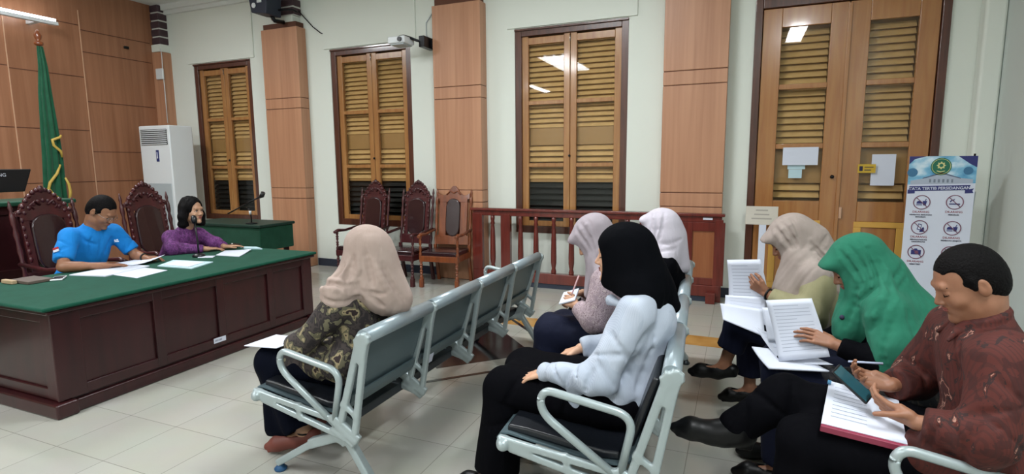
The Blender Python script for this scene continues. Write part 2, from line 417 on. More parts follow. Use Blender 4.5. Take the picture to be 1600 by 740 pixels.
        if disp is not None:
            idx = np.nonzero(np.abs(F) < .035)
            F[idx] += disp(ax[0][idx[0]].astype(float), ax[1][idx[1]].astype(float), ax[2][idx[2]].astype(float))
        return F
def nets(F, lo, h):
    """surface nets: one vertex per cell crossed by the zero level, one quad per crossed grid edge"""
    S = F < 0; n = np.array(F.shape)
    C = np.zeros(n-1, np.uint8)
    for i in (0, 1):
        for j in (0, 1):
            for k in (0, 1): C += S[i:n[0]-1+i, j:n[1]-1+j, k:n[2]-1+k]
    act = (C > 0) & (C < 8); idx = np.argwhere(act)
    if len(idx) == 0: return np.zeros((0, 3)), np.zeros((0, 4), int)
    ids = np.full(n-1, -1, np.int64); ids[act] = np.arange(len(idx))
    acc = np.zeros((len(idx), 3)); cnt = np.zeros(len(idx))
    I, J, K = idx.T
    val = {(i, j, k): F[I+i, J+j, K+k].astype(float) for i in (0, 1) for j in (0, 1) for k in (0, 1)}
    for a in range(3):
        o = [x for x in range(3) if x != a]
        for p in (0, 1):
            for q in (0, 1):
                c0 = [0, 0, 0]; c0[o[0]] = p; c0[o[1]] = q; c1 = list(c0); c1[a] = 1
                v0, v1 = val[tuple(c0)], val[tuple(c1)]; x = (v0 < 0) != (v1 < 0)
                t = np.where(x, v0/np.where(x, v0-v1, 1), 0)
                pt = np.zeros((len(idx), 3)); pt[:] = c0; pt[:, a] = t
                acc[x] += pt[x]; cnt[x] += 1
    verts = lo+h*(idx+acc/cnt[:, None])
    Q = []
    for a in range(3):
        b, c = (a+1) % 3, (a+2) % 3
        s0 = [slice(1, n[0]-1), slice(1, n[1]-1), slice(1, n[2]-1)]; s0[a] = slice(0, n[a]-1); s1 = list(s0); s1[a] = slice(1, n[a])
        A, Bq = S[tuple(s0)], S[tuple(s1)]; x = np.argwhere(A != Bq)
        off = np.array([1, 1, 1]); off[a] = 0; x = x+off
        flip = S[tuple(x.T)]
        def cell(db, dc):
            y = x.copy(); y[:, b] -= db; y[:, c] -= dc; return ids[tuple(y.T)]
        q = np.stack([cell(1, 1), cell(0, 1), cell(0, 0), cell(1, 0)], 1)
        q[~flip] = q[~flip][:, ::-1]; Q.append(q[(q >= 0).all(1)])
    return verts, np.concatenate(Q)
def to_mesh(name, parts):
    v = np.concatenate([p[0] for p in parts]); o = 0; q = []
    for p in parts: q.append(p[1]+o); o += len(p[0])
    q = np.concatenate(q)
    me = bpy.data.meshes.new(name); me.vertices.add(len(v)); me.vertices.foreach_set('co', v.astype(np.float32).ravel())
    me.loops.add(len(q)*4); me.loops.foreach_set('vertex_index', q.ravel().astype(np.int32))
    me.polygons.add(len(q)); me.polygons.foreach_set('loop_start', np.arange(0, len(q)*4, 4, dtype=np.int32))
    me.polygons.foreach_set('loop_total', np.full(len(q), 4, np.int32)); me.update(calc_edges=True); me.validate(); return me
def relax(v, q, it=1):
    for _ in range(it):
        s = np.zeros_like(v); c = np.zeros(len(v))
        for i in range(4):
            j = (i+1) % 4
            np.add.at(s, q[:, i], v[q[:, j]]); np.add.at(s, q[:, j], v[q[:, i]]); np.add.at(c, q[:, i], 1); np.add.at(c, q[:, j], 1)
        v = np.where(c[:, None] > 3, .4*v+.6*s/np.maximum(c, 1)[:, None], v)
    return v
def blob_obj(name, blob, h, mat, parent, fine=(), disp=None, it=1):
    """mesh a blob; fine = boxes (centre, half size, voxel) meshed at a smaller voxel and stitched in place of the coarse surface"""
    lo, hi = blob.bounds(); lo = lo-3*h-.01; hi = hi+3*h+.01
    F = blob.field(lo, hi, h, disp); v, q = nets(F, lo, h); v = relax(v, q, it); parts = []
    keep = np.ones(len(q), bool); cen = v[q].mean(1) if len(q) else v
    done = []
    for c, hs, hv in fine:
        c = np.array(c, float); hs = np.full(3, hs) if np.isscalar(hs) else np.array(hs, float)
        a, b = c-hs, c+hs
        keep &= ~((cen > a+hv) & (cen < b-hv)).all(1)
        Ff = blob.field(a-h, b+h, hv, disp); vf, qf = nets(Ff, a-h, hv)
        if len(qf) == 0: continue
        vf = relax(vf, qf, 1); cf = vf[qf].mean(1); kf = ((cf > a-.0) & (cf < b+.0)).all(1)
        for (a2, b2) in done: kf &= ~((cf > a2) & (cf < b2)).all(1)
        done.append((a, b)); parts.append((vf, qf[kf]))
    parts.insert(0, (v, q[keep]))
    return link(name, to_mesh(name, parts), mat, parent, smooth=True)
def folds(amp, s, seed=0, stretch=(1, 1, .35)):
    rs = np.random.RandomState(seed); ph = rs.rand(8)*6.28
    def f(x, y, z):
        x, y, z = x*stretch[0]*s, y*stretch[1]*s, z*stretch[2]*s
        w1 = 1.1*np.sin(.6*x-.4*y+.7*z+ph[0]); w2 = 1.1*np.sin(.5*y+.6*x-.5*z+ph[1])
        a = np.sin(x+.7*y+w1+ph[2])*np.cos(.8*y-.5*x+1.1*z+w2+ph[3]); b = np.sin(1.9*x-1.3*y+1.7*z+1.4*w2+ph[4])
        return amp*(a+.45*b)
    return f
def softabs(t): return np.sqrt(t*t+.02)
def drape(H, nk, amp=.007, n=9, seed=0, tilt=0., head=.45):
    """scarf folds: they wrap round the face on the head and fan out from the neck over the shoulders"""
    rs = np.random.RandomState(seed); ph = rs.rand(6)*6.28; nk = np.array(nk, float)
    def f(x, y, z):
        q = [(x-H.c[0])*H.B[i][0]+(y-H.c[1])*H.B[i][1]+(z-H.c[2])*H.B[i][2] for i in range(3)]
        th = np.arctan2(y-nk[1], x-nk[0]); dz = nk[2]+.03-z
        wd = 1/(1+np.exp(-(dz)/.03)); r = np.sqrt((x-nk[0])**2+(y-nk[1])**2)
        t = n*.5*(th+tilt*dz*6)+.9*np.sin(9*dz+ph[0])+.7*np.sin(2*th+ph[1])+8*r
        a = softabs(np.sin(t))*(.6+.4*np.sin(7*z+3*th+ph[2]))+.35*softabs(np.sin(2.3*t+ph[3]))
        # wraps round the face: rings about the forward axis, tied under the chin
        rr = np.sqrt(q[0]**2+(q[2]*.8+.02)**2)*22+q[1]*26; t2 = rr+1.3*np.sin(6*q[0]+9*q[2]+ph[4])
        wh = np.clip((.085-q[2])/.10, 0, 1)*np.clip((q[1]+.10)/.08, 0, 1)
        h_ = softabs(np.sin(t2))*wh
        return -amp*(wd*(a-.5)+(1-wd)*head*(h_-.3))
    return f
# ------------------------------------------------------------------ people
UP = V3(0, 0, 1)
class Head:
    """local frame of a head: x right, y forward, z up"""
    def __init__(s, c, yaw, pitch=0, roll=0, sc=1.):
        y, p = math.radians(yaw), math.radians(pitch)
        s.c = np.array(c, float); s.f = V3(math.cos(y)*math.cos(p), math.sin(y)*math.cos(p), -math.sin(p))
        r = unit(np.cross(s.f, UP)); u = np.cross(r, s.f); a = math.radians(roll)
        s.r = r*math.cos(a)+u*math.sin(a); s.u = u*math.cos(a)-r*math.sin(a); s.B = np.array([s.r, s.f, s.u]); s.s = sc
    def p(s, x, y, z): return s.c+s.s*(x*s.r+y*s.f+z*s.u)
    def e(s, *r): return np.array(r)*s.s
def face(b, H, woman=False, neck=None):
    p, e, B = H.p, H.e, H.B; w = .94 if woman else 1
    b.ell(p(0, -.012, .032), e(.075*w, .094, .086), B)
    b.ell(p(0, .028, -.028), e(.062*w, .064, .082), B, .03)
    b.ell(p(0, .045, -.082), e(.036*w, .042, .030), B, .03)
    for s in (-1, 1):
        b.ell(p(s*.036*w, .06, -.028), e(.024, .024, .024), B, .02)
        b.ell(p(s*.045*w, .0, -.075), e(.018, .035, .022), B, .03)
    b.cap(p(-.03, .078, .026), p(.03, .078, .026), .0125*H.s, k=.014)
    for s in (-1, 1): b.sub_ell(p(s*.031, .098, .004), e(.018, .014, .011), B, .012)
    for s in (-1, 1): b.ell(p(s*.031, .0725, .003), e(.0155, .0145, .0115), B, .003)
    b.cap(p(0, .083, .012), p(0, .104, -.026), .0065*H.s, .0105*H.s, k=.010)
    for s in (-1, 1): b.ell(p(s*.011, .094, -.031), e(.0085, .010, .0075), B, .006)
    b.ell(p(0, .082, -.056), e(.024, .014, .014), B, .012)
    b.ell(p(0, .082, -.098), e(.019, .017, .016), B, .015)
    for s in (-1, 1):
        b.ell(p(s*.079*w, -.008, -.004), e(.008, .019, .031), unit_rows(B, s), .006)
        b.sub_ell(p(s*.088*w, -.004, .002), e(.006, .009, .016), B, .004)
    if neck is not None:
        b.cap(p(0, -.03, -.05), neck, (.050 if woman else .058)*H.s, (.053 if woman else .064)*H.s, .03)
def unit_rows(B, s):
    a = .3*s; r = B[0]*math.cos(a)+B[1]*math.sin(a); f = B[1]*math.cos(a)-B[0]*math.sin(a); return np.array([r, f, B[2]])
def face_extras(root, H, brow=True, open_eyes=False, lipm=None, skinm=None):
    p, e, B, s = H.p, H.e, H.B, H.s
    b = Blob(); b.ell(p(0, .0945, -.0515), e(.021, .0065, .0038), B, .003); b.ell(p(0, .0935, -.060), e(.017, .0065, .0048), B, .003)
    blob_obj('lips', b, .0022, lipm or M['lip'], root)
    if brow:
        for sd in (-1, 1):
            m = MB(); m.tube([p(sd*.015, .0885, .022), p(sd*.029, .0875, .0275), p(sd*.046, .073, .024)], [.0018*s, .0032*s, .0016*s], 8); m.obj('eyebrow', M['hair'], root)
    for sd in (-1, 1):
        if open_eyes:
            m = MB(); m.ball(p(sd*.031, .0755, .002), .0118*s); eo = m.obj('eye', M['eyewhite'], root)
            m = MB(); c = p(sd*.031, .0755, .002)+H.f*.0078*s; m.ball(c, .0062*s, 10, 7); m.obj('iris', M['iris'], eo)
            m = MB(); m.tube([p(sd*.016, .0845, .005), p(sd*.031, .0905, .0135), p(sd*.047, .079, .006)], [.0014*s, .0022*s, .0012*s], 7); m.obj('eyelash', M['hair'], root)
        else:
            m = MB(); m.tube([p(sd*.017, .0835, .000), p(sd*.031, .088, -.0055), p(sd*.045, .079, -.001)], [.001*s, .0018*s, .001*s], 7); m.obj('eyelash', M['hair'], root)
def hand(b, w, d, n, side, curl=(.35, .5, .4), sc=1., thumb=(.75, .65, -.15), spread=.0, tcurl=.3):
    """palm, four fingers with three bones and a thumb; w wrist, d towards the fingers, n out of the back of the hand, side +1 thumb on cross(d,n)"""
    d = unit(d); n = unit(n-np.dot(n, d)*d); t = side*np.cross(d, n); w = np.array(w, float)
    X = [.030, .0105, -.0095, -.028]
    for i, x in enumerate(X):
        b.cap(w+d*.012*sc+t*x*.55*sc, w+(d*.080+t*x)*sc, .0135*sc, .0105*sc, .010)
    b.cap(w+(d*.02+t*.02-n*.006)*sc, w+(d*.05+t*.03-n*.008)*sc, .014*sc, .012*sc, .012)
    Ls = [(.042, .025, .021), (.046, .029, .022), (.043, .027, .022), (.034, .020, .019)]; D0 = [.084, .088, .084, .075]
    for i, x in enumerate(X):
        p0 = w+(d*D0[i]+t*x*1.03)*sc; a = 0.
        dd0 = unit(d+t*spread*(x/.03))
        for j in range(3):
            a += curl[j]*(1+.08*i)
            dd = dd0*math.cos(a)-n*math.sin(a); p1 = p0+dd*Ls[i][j]*sc
            b.cap(p0, p1, (.0088, .0080, .0073)[j]*sc, (.0080, .0073, .0062)[j]*sc, .0025); p0 = p1
    p0 = w+(d*.022+t*.022)*sc; td = unit(d*thumb[0]+t*thumb[1]+n*thumb[2])
    p1 = p0+td*.040*sc; b.cap(p0, p1, .0145*sc, .0112*sc, .010)
    td2 = unit(td+d*tcurl-t*tcurl-n*.1); p2 = p1+td2*.032*sc; b.cap(p1, p2, .0108*sc, .0095*sc, .004)
    td3 = unit(td2+d*tcurl-t*tcurl*1.2); b.cap(p2, p2+td3*.024*sc, .0094*sc, .0078*sc, .004)
def body_core(b, J, r=1., off=0.):
    """trunk of a seated figure between the hips and the shoulders; off grows it into clothing"""
    pel, ch = V3(*J['pel']), V3(*J['ch']); u = unit(ch-pel); wv = unit(V3(*J['shF'])-V3(*J['shN'])); wv = unit(wv-u*np.dot(wv, u)); d = np.cross(wv, u)
    B = np.array([wv, d, u]); L = np.linalg.norm(ch-pel); o = off
    b.ell(pel+u*.02, (.165*r+o, .115*r+o, .12+o), B, .04)
    b.ell(pel+u*L*.42, (.130*r+o, .095*r+o, .17+o), B, .06)
    b.ell(pel+u*L*.80, (.150*r+o, .100*r+o, .17+o), B, .06)
    b.cap(V3(*J['shN'])-wv*-.03, V3(*J['shF'])-wv*.03, .055*r+o, k=.05)
    b.cap(ch+u*.01, V3(*J['nk']), .07*r+o, .055*r+o*.5, .05)
def foot(b, an, toe, r=1., k=.02, sole=0):
    an, toe = V3(*an), V3(*toe); d = unit(toe-an); f = unit(V3(d[0], d[1], d[2]))
    up = unit(UP-f*np.dot(UP, f)); heel = an-f*.035-up*.035
    b.chain([heel, an+f*.05-up*.03, toe-f*.045-up*.008, toe], [.028*r, .033*r, .030*r, .018*r], k)
    b.cap(an, an+f*.04-up*.02, .034*r, .03*r, k)
def limbs(b, J, arm=1., leg=1.):
    for s in ('N', 'F'):
        if 'el'+s in J:
            b.cap(J['sh'+s], J['el'+s], .047*arm, .038*arm, .03); b.cap(J['el'+s], J['wr'+s], .038*arm, .025*arm, .015)
            e, w_ = V3(*J['el'+s]), V3(*J['wr'+s]); b.cap(e+(w_-e)*.1, e+(w_-e)*.4, .041*arm, .036*arm, .02)
        if 'kn'+s in J:
            pel = V3(*J['pel']); wv = unit(V3(*J['shF'])-V3(*J['shN'])); hp = pel+wv*(.09 if s == 'F' else -.09)-UP*.02
            if 'hp'+s in J: hp = V3(*J['hp'+s])
            b.cap(hp, J['kn'+s], .085*leg, .056*leg, .05); b.cap(J['kn'+s], J['an'+s], .054*leg, .036*leg, .02)
            k_, a_ = V3(*J['kn'+s]), V3(*J['an'+s]); b.cap(k_+(a_-k_)*.15, k_+(a_-k_)*.45, .056*leg, .050*leg, .02)
def person(_unused, label, J, H, skinm, woman=True, hands={}, feetfine=False, arm=1., leg=1., body=1., group=None, hairface=True):
    root = thing('person', label, 'person', (J['pel'][0], J['pel'][1], 0), group=group)
    b = Blob(); body_core(b, J, .93*body); limbs(b, J, arm, leg); face(b, H, woman, neck=J['nk'])
    fine = [(H.p(0, .0, -.02), .150, .0032)]
    for s, hd in hands.items():
        hand(b, J['wr'+s], hd['d'], hd['n'], hd['side'], hd.get('curl', (.3, .4, .3)), hd.get('sc', .95 if woman else 1.05), hd.get('thumb', (.75, .65, -.15)), hd.get('spread', 0), hd.get('tcurl', .3))
        c = V3(*J['wr'+s])+unit(hd['d'])*.08; fine.append((c, .115, .0026))
    for s in ('N', 'F'):
        if 'to'+s in J: foot(b, J['an'+s], J['to'+s])
    if feetfine:
        for s in feetfine: fine.append(((V3(*J['an'+s])+V3(*J['to'+s]))/2, .13, .005))
    blob_obj('body', b, .011, skinm, root, fine)
    return root
def shoe(root, J, s, mat, r=1.15, h=.005, flat=True, name='shoe'):
    an, to = V3(*J['an'+s]), V3(*J['to'+s]); f = unit(to-an); up = unit(UP-f*np.dot(UP, f)); side = np.cross(f, up); B = np.array([side, f, up])
    b = Blob(); heel = an-f*.035-up*.035
    b.chain([heel, an+f*.05-up*.033, to-f*.05-up*.008, to+f*.012-up*.004], [.035*r, .037*r, .036*r, .018*r], .025)
    s0 = an-f*.055-up*(.035+.031*r); s1 = to+f*.012-up*(.006+.015*r); sf = unit(s1-s0); su = unit(up-sf*np.dot(up, sf))
    b.box((s0+s1)/2, (.030, np.linalg.norm(s1-s0)*.5, .007), np.array([np.cross(sf, su), sf, su]), .006, .014)
    if not flat: b.box(s0+sf*.03-su*.010, (.030, .028, .010), np.array([np.cross(sf, su), sf, su]), .004, .004)
    if flat: b.sub_ell(an+f*.022+up*.02, (.033, .088, .045), B, .006)
    else: b.cap(an-f*.01-up*.01, an-f*.02+UP*.03, .040*r, .040*r, .03); b.cap(an-up*.012, an+f*.10-up*.03, .044*r, .034*r, .03)
    return blob_obj(name, b, h, mat, root)
def sleeve(b, J, s, r0=.066, r1=.056, r2=.045, stop=.97, k=.04):
    e, w_ = V3(*J['el'+s]), V3(*J['wr'+s]); c = e+(w_-e)*stop
    b.cap(J['sh'+s], e, r0, r1, k); b.cap(e, c, r1, r2, .03); b.cut(c-unit(w_-e)*.008, unit(w_-e), .075)
def limb_folds(b, A, B_, rad, ts, out=(0, -1, .3), r=.005, slant=.04, span=1.1):
    '''short creases across a sleeve or trouser leg between A and B'''
    A, B_ = V3(*A), V3(*B_); ax = unit(B_-A); o = unit(V3(*out)-ax*np.dot(out, ax)); q = np.cross(ax, o); Ls = []
    for i, t in enumerate(ts):
        c = A+(B_-A)*t; sg = 1 if i % 2 else -1; a0 = -span+.35*sg; a1 = span*.7+.3*sg
        Ls.append([c+(o*math.cos(u)+q*math.sin(u))*rad+ax*slant*sg*math.sin(u) for u in np.linspace(a0, a1, 5)])
    b.creases(Ls, r, .018, n=6)
def trouser(b, J, s, r0=.105, r1=.078, r2=.07, stop=.93, k=.05, cut=True):
    pel = V3(*J['pel']); wv = unit(V3(*J['shF'])-V3(*J['shN'])); hp = pel+wv*(.09 if s == 'F' else -.09)-UP*.01
    if 'hp'+s in J: hp = V3(*J['hp'+s])
    k_, a_ = V3(*J['kn'+s]), V3(*J['an'+s]); c = k_+(a_-k_)*stop
    b.cap(hp, k_, r0, r1, k); b.cap(k_, c, r1, r2, .03)
    if cut: b.cut(c-unit(a_-k_)*.01, unit(a_-k_), r2+.05)
def hijab_head(b, H, brim=0., back=1., chin=1.):
    p, e, B = H.p, H.e, H.B
    b.ell(p(0, -.018, .032), e(.096, .116*back, .102), B, .03)
    b.ell(p(0, .004, -.045), e(.088, .092, .095), B, .04)
    b.ell(p(0, .025*chin, -.105), e(.062, .070, .048), B, .04)
    b.ell(p(0, -.045, -.10), e(.072, .062, .075), B, .04)
    if brim:
        b.ell(p(0, .075, .058), e(.066, .045+brim*.5, .034), B, .03); b.cap(p(0, .085, .056), p(0, .098+brim, .042), .022, .010, .03)
def wraps(b, H, sd=-1, r=.016, k=.010, front=0.):
    """strips of scarf pulled from the crown past the cheek, gathered under the chin and drawn round the nape"""
    p = H.p; ro = []; cr = []
    for y0, y1, x1 in ((.055, .060, .070), (.010, .045, .085), (-.04, .025, .095)):
        ro.append([p(sd*.04, y0*.8, .14), p(sd*.11, y0, .05), p(sd*.13, y0*.7+.012, -.03), p(sd*x1, y1, -.11), p(sd*.03, .085, -.16)])
    for y0, y1 in ((.034, .052), (-.012, .036), (-.062, .01)):
        cr.append([p(sd*.07, y0*.9, .11), p(sd*.12, y0, .04), p(sd*.13, y0*.7+.012, -.04), p(sd*.10, y1, -.11), p(sd*.04, .08, -.16)])
    b.rolls(ro, r*.75, .012, .006)
    b.creases(cr+[[p(sd*.09, .02, -.15), p(sd*.13, -.05, -.13), p(sd*.09, -.13, -.11)], [p(sd*.11, -.03, -.08), p(sd*.10, -.10, -.08), p(sd*.05, -.15, -.06)]], r*.42, .014)
def ridge_fan(nk, hems, up=.0): return [[nk[0]+(h[0]-nk[0])*.35, nk[1]+(h[1]-nk[1])*.35, nk[2]+(h[2]-nk[2])*.2] for h in hems]
def ridges(b, lines, r=.018, k=.012):
    b.rolls(lines, r*.8, k, .005)
    b.creases([[np.array(q)+V3(.0, -.004, -.024) for q in L] for L in lines], r*.4, .016)
def hijab_open(b, H, w=.074, h=.089, up=-.020, fwd=.124, dp=.064, k=.006):
    b.sub_ell(H.p(0, fwd, up), H.e(w, dp, h), H.B, k)
# ================================================================== THE ROOM
WY = 6.70; XL = -9.3; XR = 2.2; YB = -7.0; PF = 6.52
struct(MB().box((XL-.2, YB-.2, -.12), (XR+.2, WY+.5, 0)), 'floor', M['floor'])
struct(MB().box((XL-.2, YB-.2, CEIL), (XR+.2, WY+.5, CEIL+.1)), 'ceiling', M['ceil'])
# inlaid black diamond, its outline and the honey band, laid flush in the floor
DC = (-2.10, 4.09)
def ring(r0, r1, z): 
    m = MB(); o = [(DC[0]+r1*a, DC[1]+r1*b_) for a, b_ in ((1, 0), (0, 1), (-1, 0), (0, -1))]; i = [(DC[0]+r0*a, DC[1]+r0*b_) for a, b_ in ((1, 0), (0, 1), (-1, 0), (0, -1))]
    vs = [(*p, z) for p in o+i]+[(*p, -.004) for p in o+i]; fs = []
    for k in range(4):
        j = (k+1) % 4; fs += [(k, j, 4+j, 4+k), (k, 8+k, 8+j, j), (4+k, 4+j, 12+j, 12+k)]
    return m.add(vs, fs)
m = MB().prism([(DC[0]+.58*a, DC[1]+.58*b_) for a, b_ in ((1, 0), (0, 1), (-1, 0), (0, -1))], -.004, .0015, 'z'); struct(m, 'floor_diamond_inlay', M['inlay'])
struct(ring(.875, .925, .0015), 'floor_outline_inlay', M['inlay'])
struct(MB().box((-2.35, 4.80, -.004), (XR-.3, 5.08, .0012)), 'floor_band', M['inlay_band'])
# window wall with real openings
WIN = [(-8.56, -7.27), (-5.68, -4.29), (-2.73, -1.28)]; WZ = (.66, 3.25); DOOR = (.08, 1.81); DZ = 3.28
m = MB(); T = .34
xs = [XL-.2]+[v for q in WIN for v in q]+list(DOOR)+[XR+.2]
for i in range(0, len(xs), 2): m.box((xs[i], WY, 0), (xs[i+1], WY+T, CEIL))
for a, b_ in WIN: m.box((a, WY, 0), (b_, WY+T, WZ[0])); m.box((a, WY, WZ[1]), (b_, WY+T, CEIL))
m.box((DOOR[0], WY, DZ), (DOOR[1], WY+T, CEIL))
struct(m, 'wall_back', M['wall'])
struct(MB().box((XL-.2, YB, 0), (XL, WY, CEIL)), 'wall_left', M['laminate2'])
struct(MB().box((XR, YB, 0), (XR+.2, WY, CEIL)), 'wall_right', M['wall_grey'])
struct(MB().box((XL, YB-.2, 0), (XR, YB, CEIL)), 'wall_front', M['wall'])
struct(MB().box((2.03, 6.55, 0), (XR, WY, CEIL)), 'trim_corner', M['wall'], bev=.03)
# raised plaster panels over the windows
for i, (a, b_) in enumerate(WIN): struct(MB().box((a-.1, WY-.022, 3.262), (b_+.1, WY+.01, CEIL-.25)), 'trim_%d' % (i+1), M['wall'])
struct(MB().box((XL, WY-.10, CEIL-.09), (XR, WY, CEIL)).box((XL, WY-.05, CEIL-.15), (XR, WY, CEIL-.09)), 'trim_cornice', M['ceil'])
m = MB()
for a, b_ in ((-9.07, -6.84), (-6.10, -3.86), (-3.11, -.86), (-.15, .08), (1.81, 2.03)): m.box((a, WY-.015, 0), (b_, WY+.01, .115))
struct(m, 'baseboard_back', M['base'])
struct(MB().box((XR-.015, YB, 0), (XR, 6.55, .115)), 'baseboard_right', M['base'])
# left wall: laminate panels with shadow gaps and pale vertical strips
m = MB(); g = .012
for y0, y1, zs in ((1.0, 4.47, (2.12, 2.95, 3.62, 1.32)), (4.49, 5.42, (2.12, 2.92, 3.68, 1.34)), (5.44, 6.50, (1.34, 1.80, 2.56, 3.30, 3.62))):
    for z in zs: m.box((XL, y0, z-.006), (XL+.003, y1, z+.006))
struct(m, 'trim_panel_gaps', M['groove'])
struct(MB().box((XL, 4.475, .6), (XL+.012, 4.485, 3.6)).box((XL, 5.425, .6), (XL+.012, 5.435, 3.9)), 'trim_panel_strips', M['brass'])
# laminate-clad pillars with a dark brick top
def brick_top(root, x0, x1, z0, z1, wd):
    m = MB(); n = int(round((z1-z0)/.13)); h = (z1-z0)/n
    for i in range(n): m.box((x0, PF+.02, z0+i*h+.011), (x1, WY, z0+(i+1)*h-.011))
    m.obj('brick_course', M['stone'], root, bev=.012)
    MB().box((x0+.012, PF+.035, z0), (x1-.012, WY, z1)).obj('mortar', M['mortar'], root)
for i, (a, b_, top) in enumerate(((-9.3, -9.07, 3.48), (-6.82, -6.12, 3.60), (-3.83, -3.13, 3.62), (-.85, -.17, 3.62))):
    r = thing('pillar', None, None, ((a+b_)/2, PF, 0)); r['kind'] = 'structure'; r.name = 'wall_pillar'
    m = MB()
    zs = [0, 1.06, 1.22, 2.42, 2.575, top] if i else [0, 1.06, 2.0, top]
    for z0, z1 in zip(zs, zs[1:]): m.box((a, PF, z0+.004), (b_, WY, z1-.004))
    m.obj('cladding', M['laminate'], r, bev=.006)
    MB().box((a+.006, PF+.006, 0), (b_-.006, WY, top-.01)).obj('shadow_gap', M['groove'], r)
    if i:
        MB().box((a+.03, PF+.02, top-.004), (b_-.03, WY, top+.075)).obj('cap_board', M['groove'], r, bev=.004)
        MB().box((a+.1, PF+.03, top+.07), (b_-.1, WY, top+.17)).obj('plaster_neck', M['wall'], r, bev=.01)
        brick_top(r, a+.13, b_-.06, top+.17, CEIL, 0)
    else:
        MB().box((a, PF-.0, top), (b_-.02, WY, top+.12)).obj('plaster_neck', M['wall'], r, bev=.01)
        brick_top(r, a, b_-.03, top+.12, CEIL, 0)
# windows
def louvers(m, x0, x1, y, z0, z1, pitch=.064):
    n = max(1, int((z1-z0)/pitch)); p = (z1-z0)/n; ca, sa = math.cos(.88), math.sin(.88)
    for i in range(n):
        z = z0+(i+.5)*p
        m.obox(((x0+x1)/2, y, z), ((1, 0, 0), (0, ca, sa), (0, -sa, ca)), ((x1-x0)/2, .040, .0045))
def sash_leaf(par, x0, x1, y, z0, z1, rails, sw=(.095, .07), mat='sash', th=.045, glass=True):
    """glazed leaf: stiles, rails and one pane per field; returns the leaf"""
    m = MB(); m.box((x0, y-th/2, z0), (x0+sw[0], y+th/2, z1)).box((x1-sw[1], y-th/2, z0), (x1, y+th/2, z1))
    zz = sorted(rails); 
    for z, hh in zz: m.box((x0+sw[0], y-th/2, z-hh/2), (x1-sw[1], y+th/2, z+hh/2))
    lf = m.obj('window_leaf', M[mat], par, bev=.005)
    for (za, ha), (zb, hb) in zip(zz, zz[1:]):
        if glass: MB().box((x0+sw[0], y-.003, za+ha/2), (x1-sw[1], y+.003, zb-hb/2)).obj('glass_pane', M['glass'], lf)
    return lf
for i, (a, b_) in enumerate(WIN):
    r = thing('window_%d' % (i+1), None, None, ((a+b_)/2, WY, WZ[0])); r['kind'] = 'structure'
    y = WY+.06; z0, z1 = WZ
    m = MB(); fw = .085
    m.box((a, y-.05, z0), (a+fw, y+.06, z1)).box((b_-fw, y-.05, z0), (b_, y+.06, z1)).box((a+fw, y-.05, z1-.09), (b_-fw, y+.06, z1)).box((a+fw, y-.05, z0), (b_-fw, y+.06, z0+.09))
    m.obj('window_frame', M['frame'], r, bev=.006)
    MB().box((a-.0, y-.075, z1-.025), (b_, y-.05, z1)).obj('head_trim', M['frame'], r, bev=.004)
    mid = (a+b_)/2
    rails = [(z0+.125, .07), (1.545, .05), (2.335, .05), (3.10, .085)]
    sash_leaf(r, a+fw, mid-.003, y+.005, z0+.09, z1-.09, rails, (.085, .08)); sash_leaf(r, mid+.003, b_-fw, y+.005, z0+.09, z1-.09, rails, (.08, .085))
    MB().tube([(mid, y-.03, 3.05), (mid, y-.03, 3.14)], .006).obj('bolt', M['chrome'], r)
    MB().ball((mid, y-.035, 1.66), .016).obj('latch_knob', M['blackmetal'], r)
    for x0, x1 in ((a+fw+.03, mid-.02), (mid+.02, b_-fw-.03)):
        ys = WY+.135; m = MB()
        louvers(m, x0+.03, x1-.03, ys, 2.02, 3.12); louvers(m, x0+.03, x1-.03, ys, 1.36, 1.80)
        s = m.obj('shutter', M['slat'], r)
        m = MB(); m.box((x0, ys-.02, 1.33), (x0+.035, ys+.03, z1)).box((x1-.035, ys-.02, 1.33), (x1, ys+.03, z1)).box((x0+.05, ys-.015, 1.80), (x1-.05, ys+.03, 2.02)).box((x0+.05, ys-.02, 1.325), (x1-.05, ys+.03, 1.365)).box((x0+.05, ys+.032, 1.37), (x1-.05, ys+.04, z1))
        m.obj('shutter_frame', M['slat_rail'], s)
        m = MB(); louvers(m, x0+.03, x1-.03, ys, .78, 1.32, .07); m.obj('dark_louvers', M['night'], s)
    MB().box((a, WY+.30, z0), (b_, WY+.33, z1)).obj('dark_outside', M['night'], r)
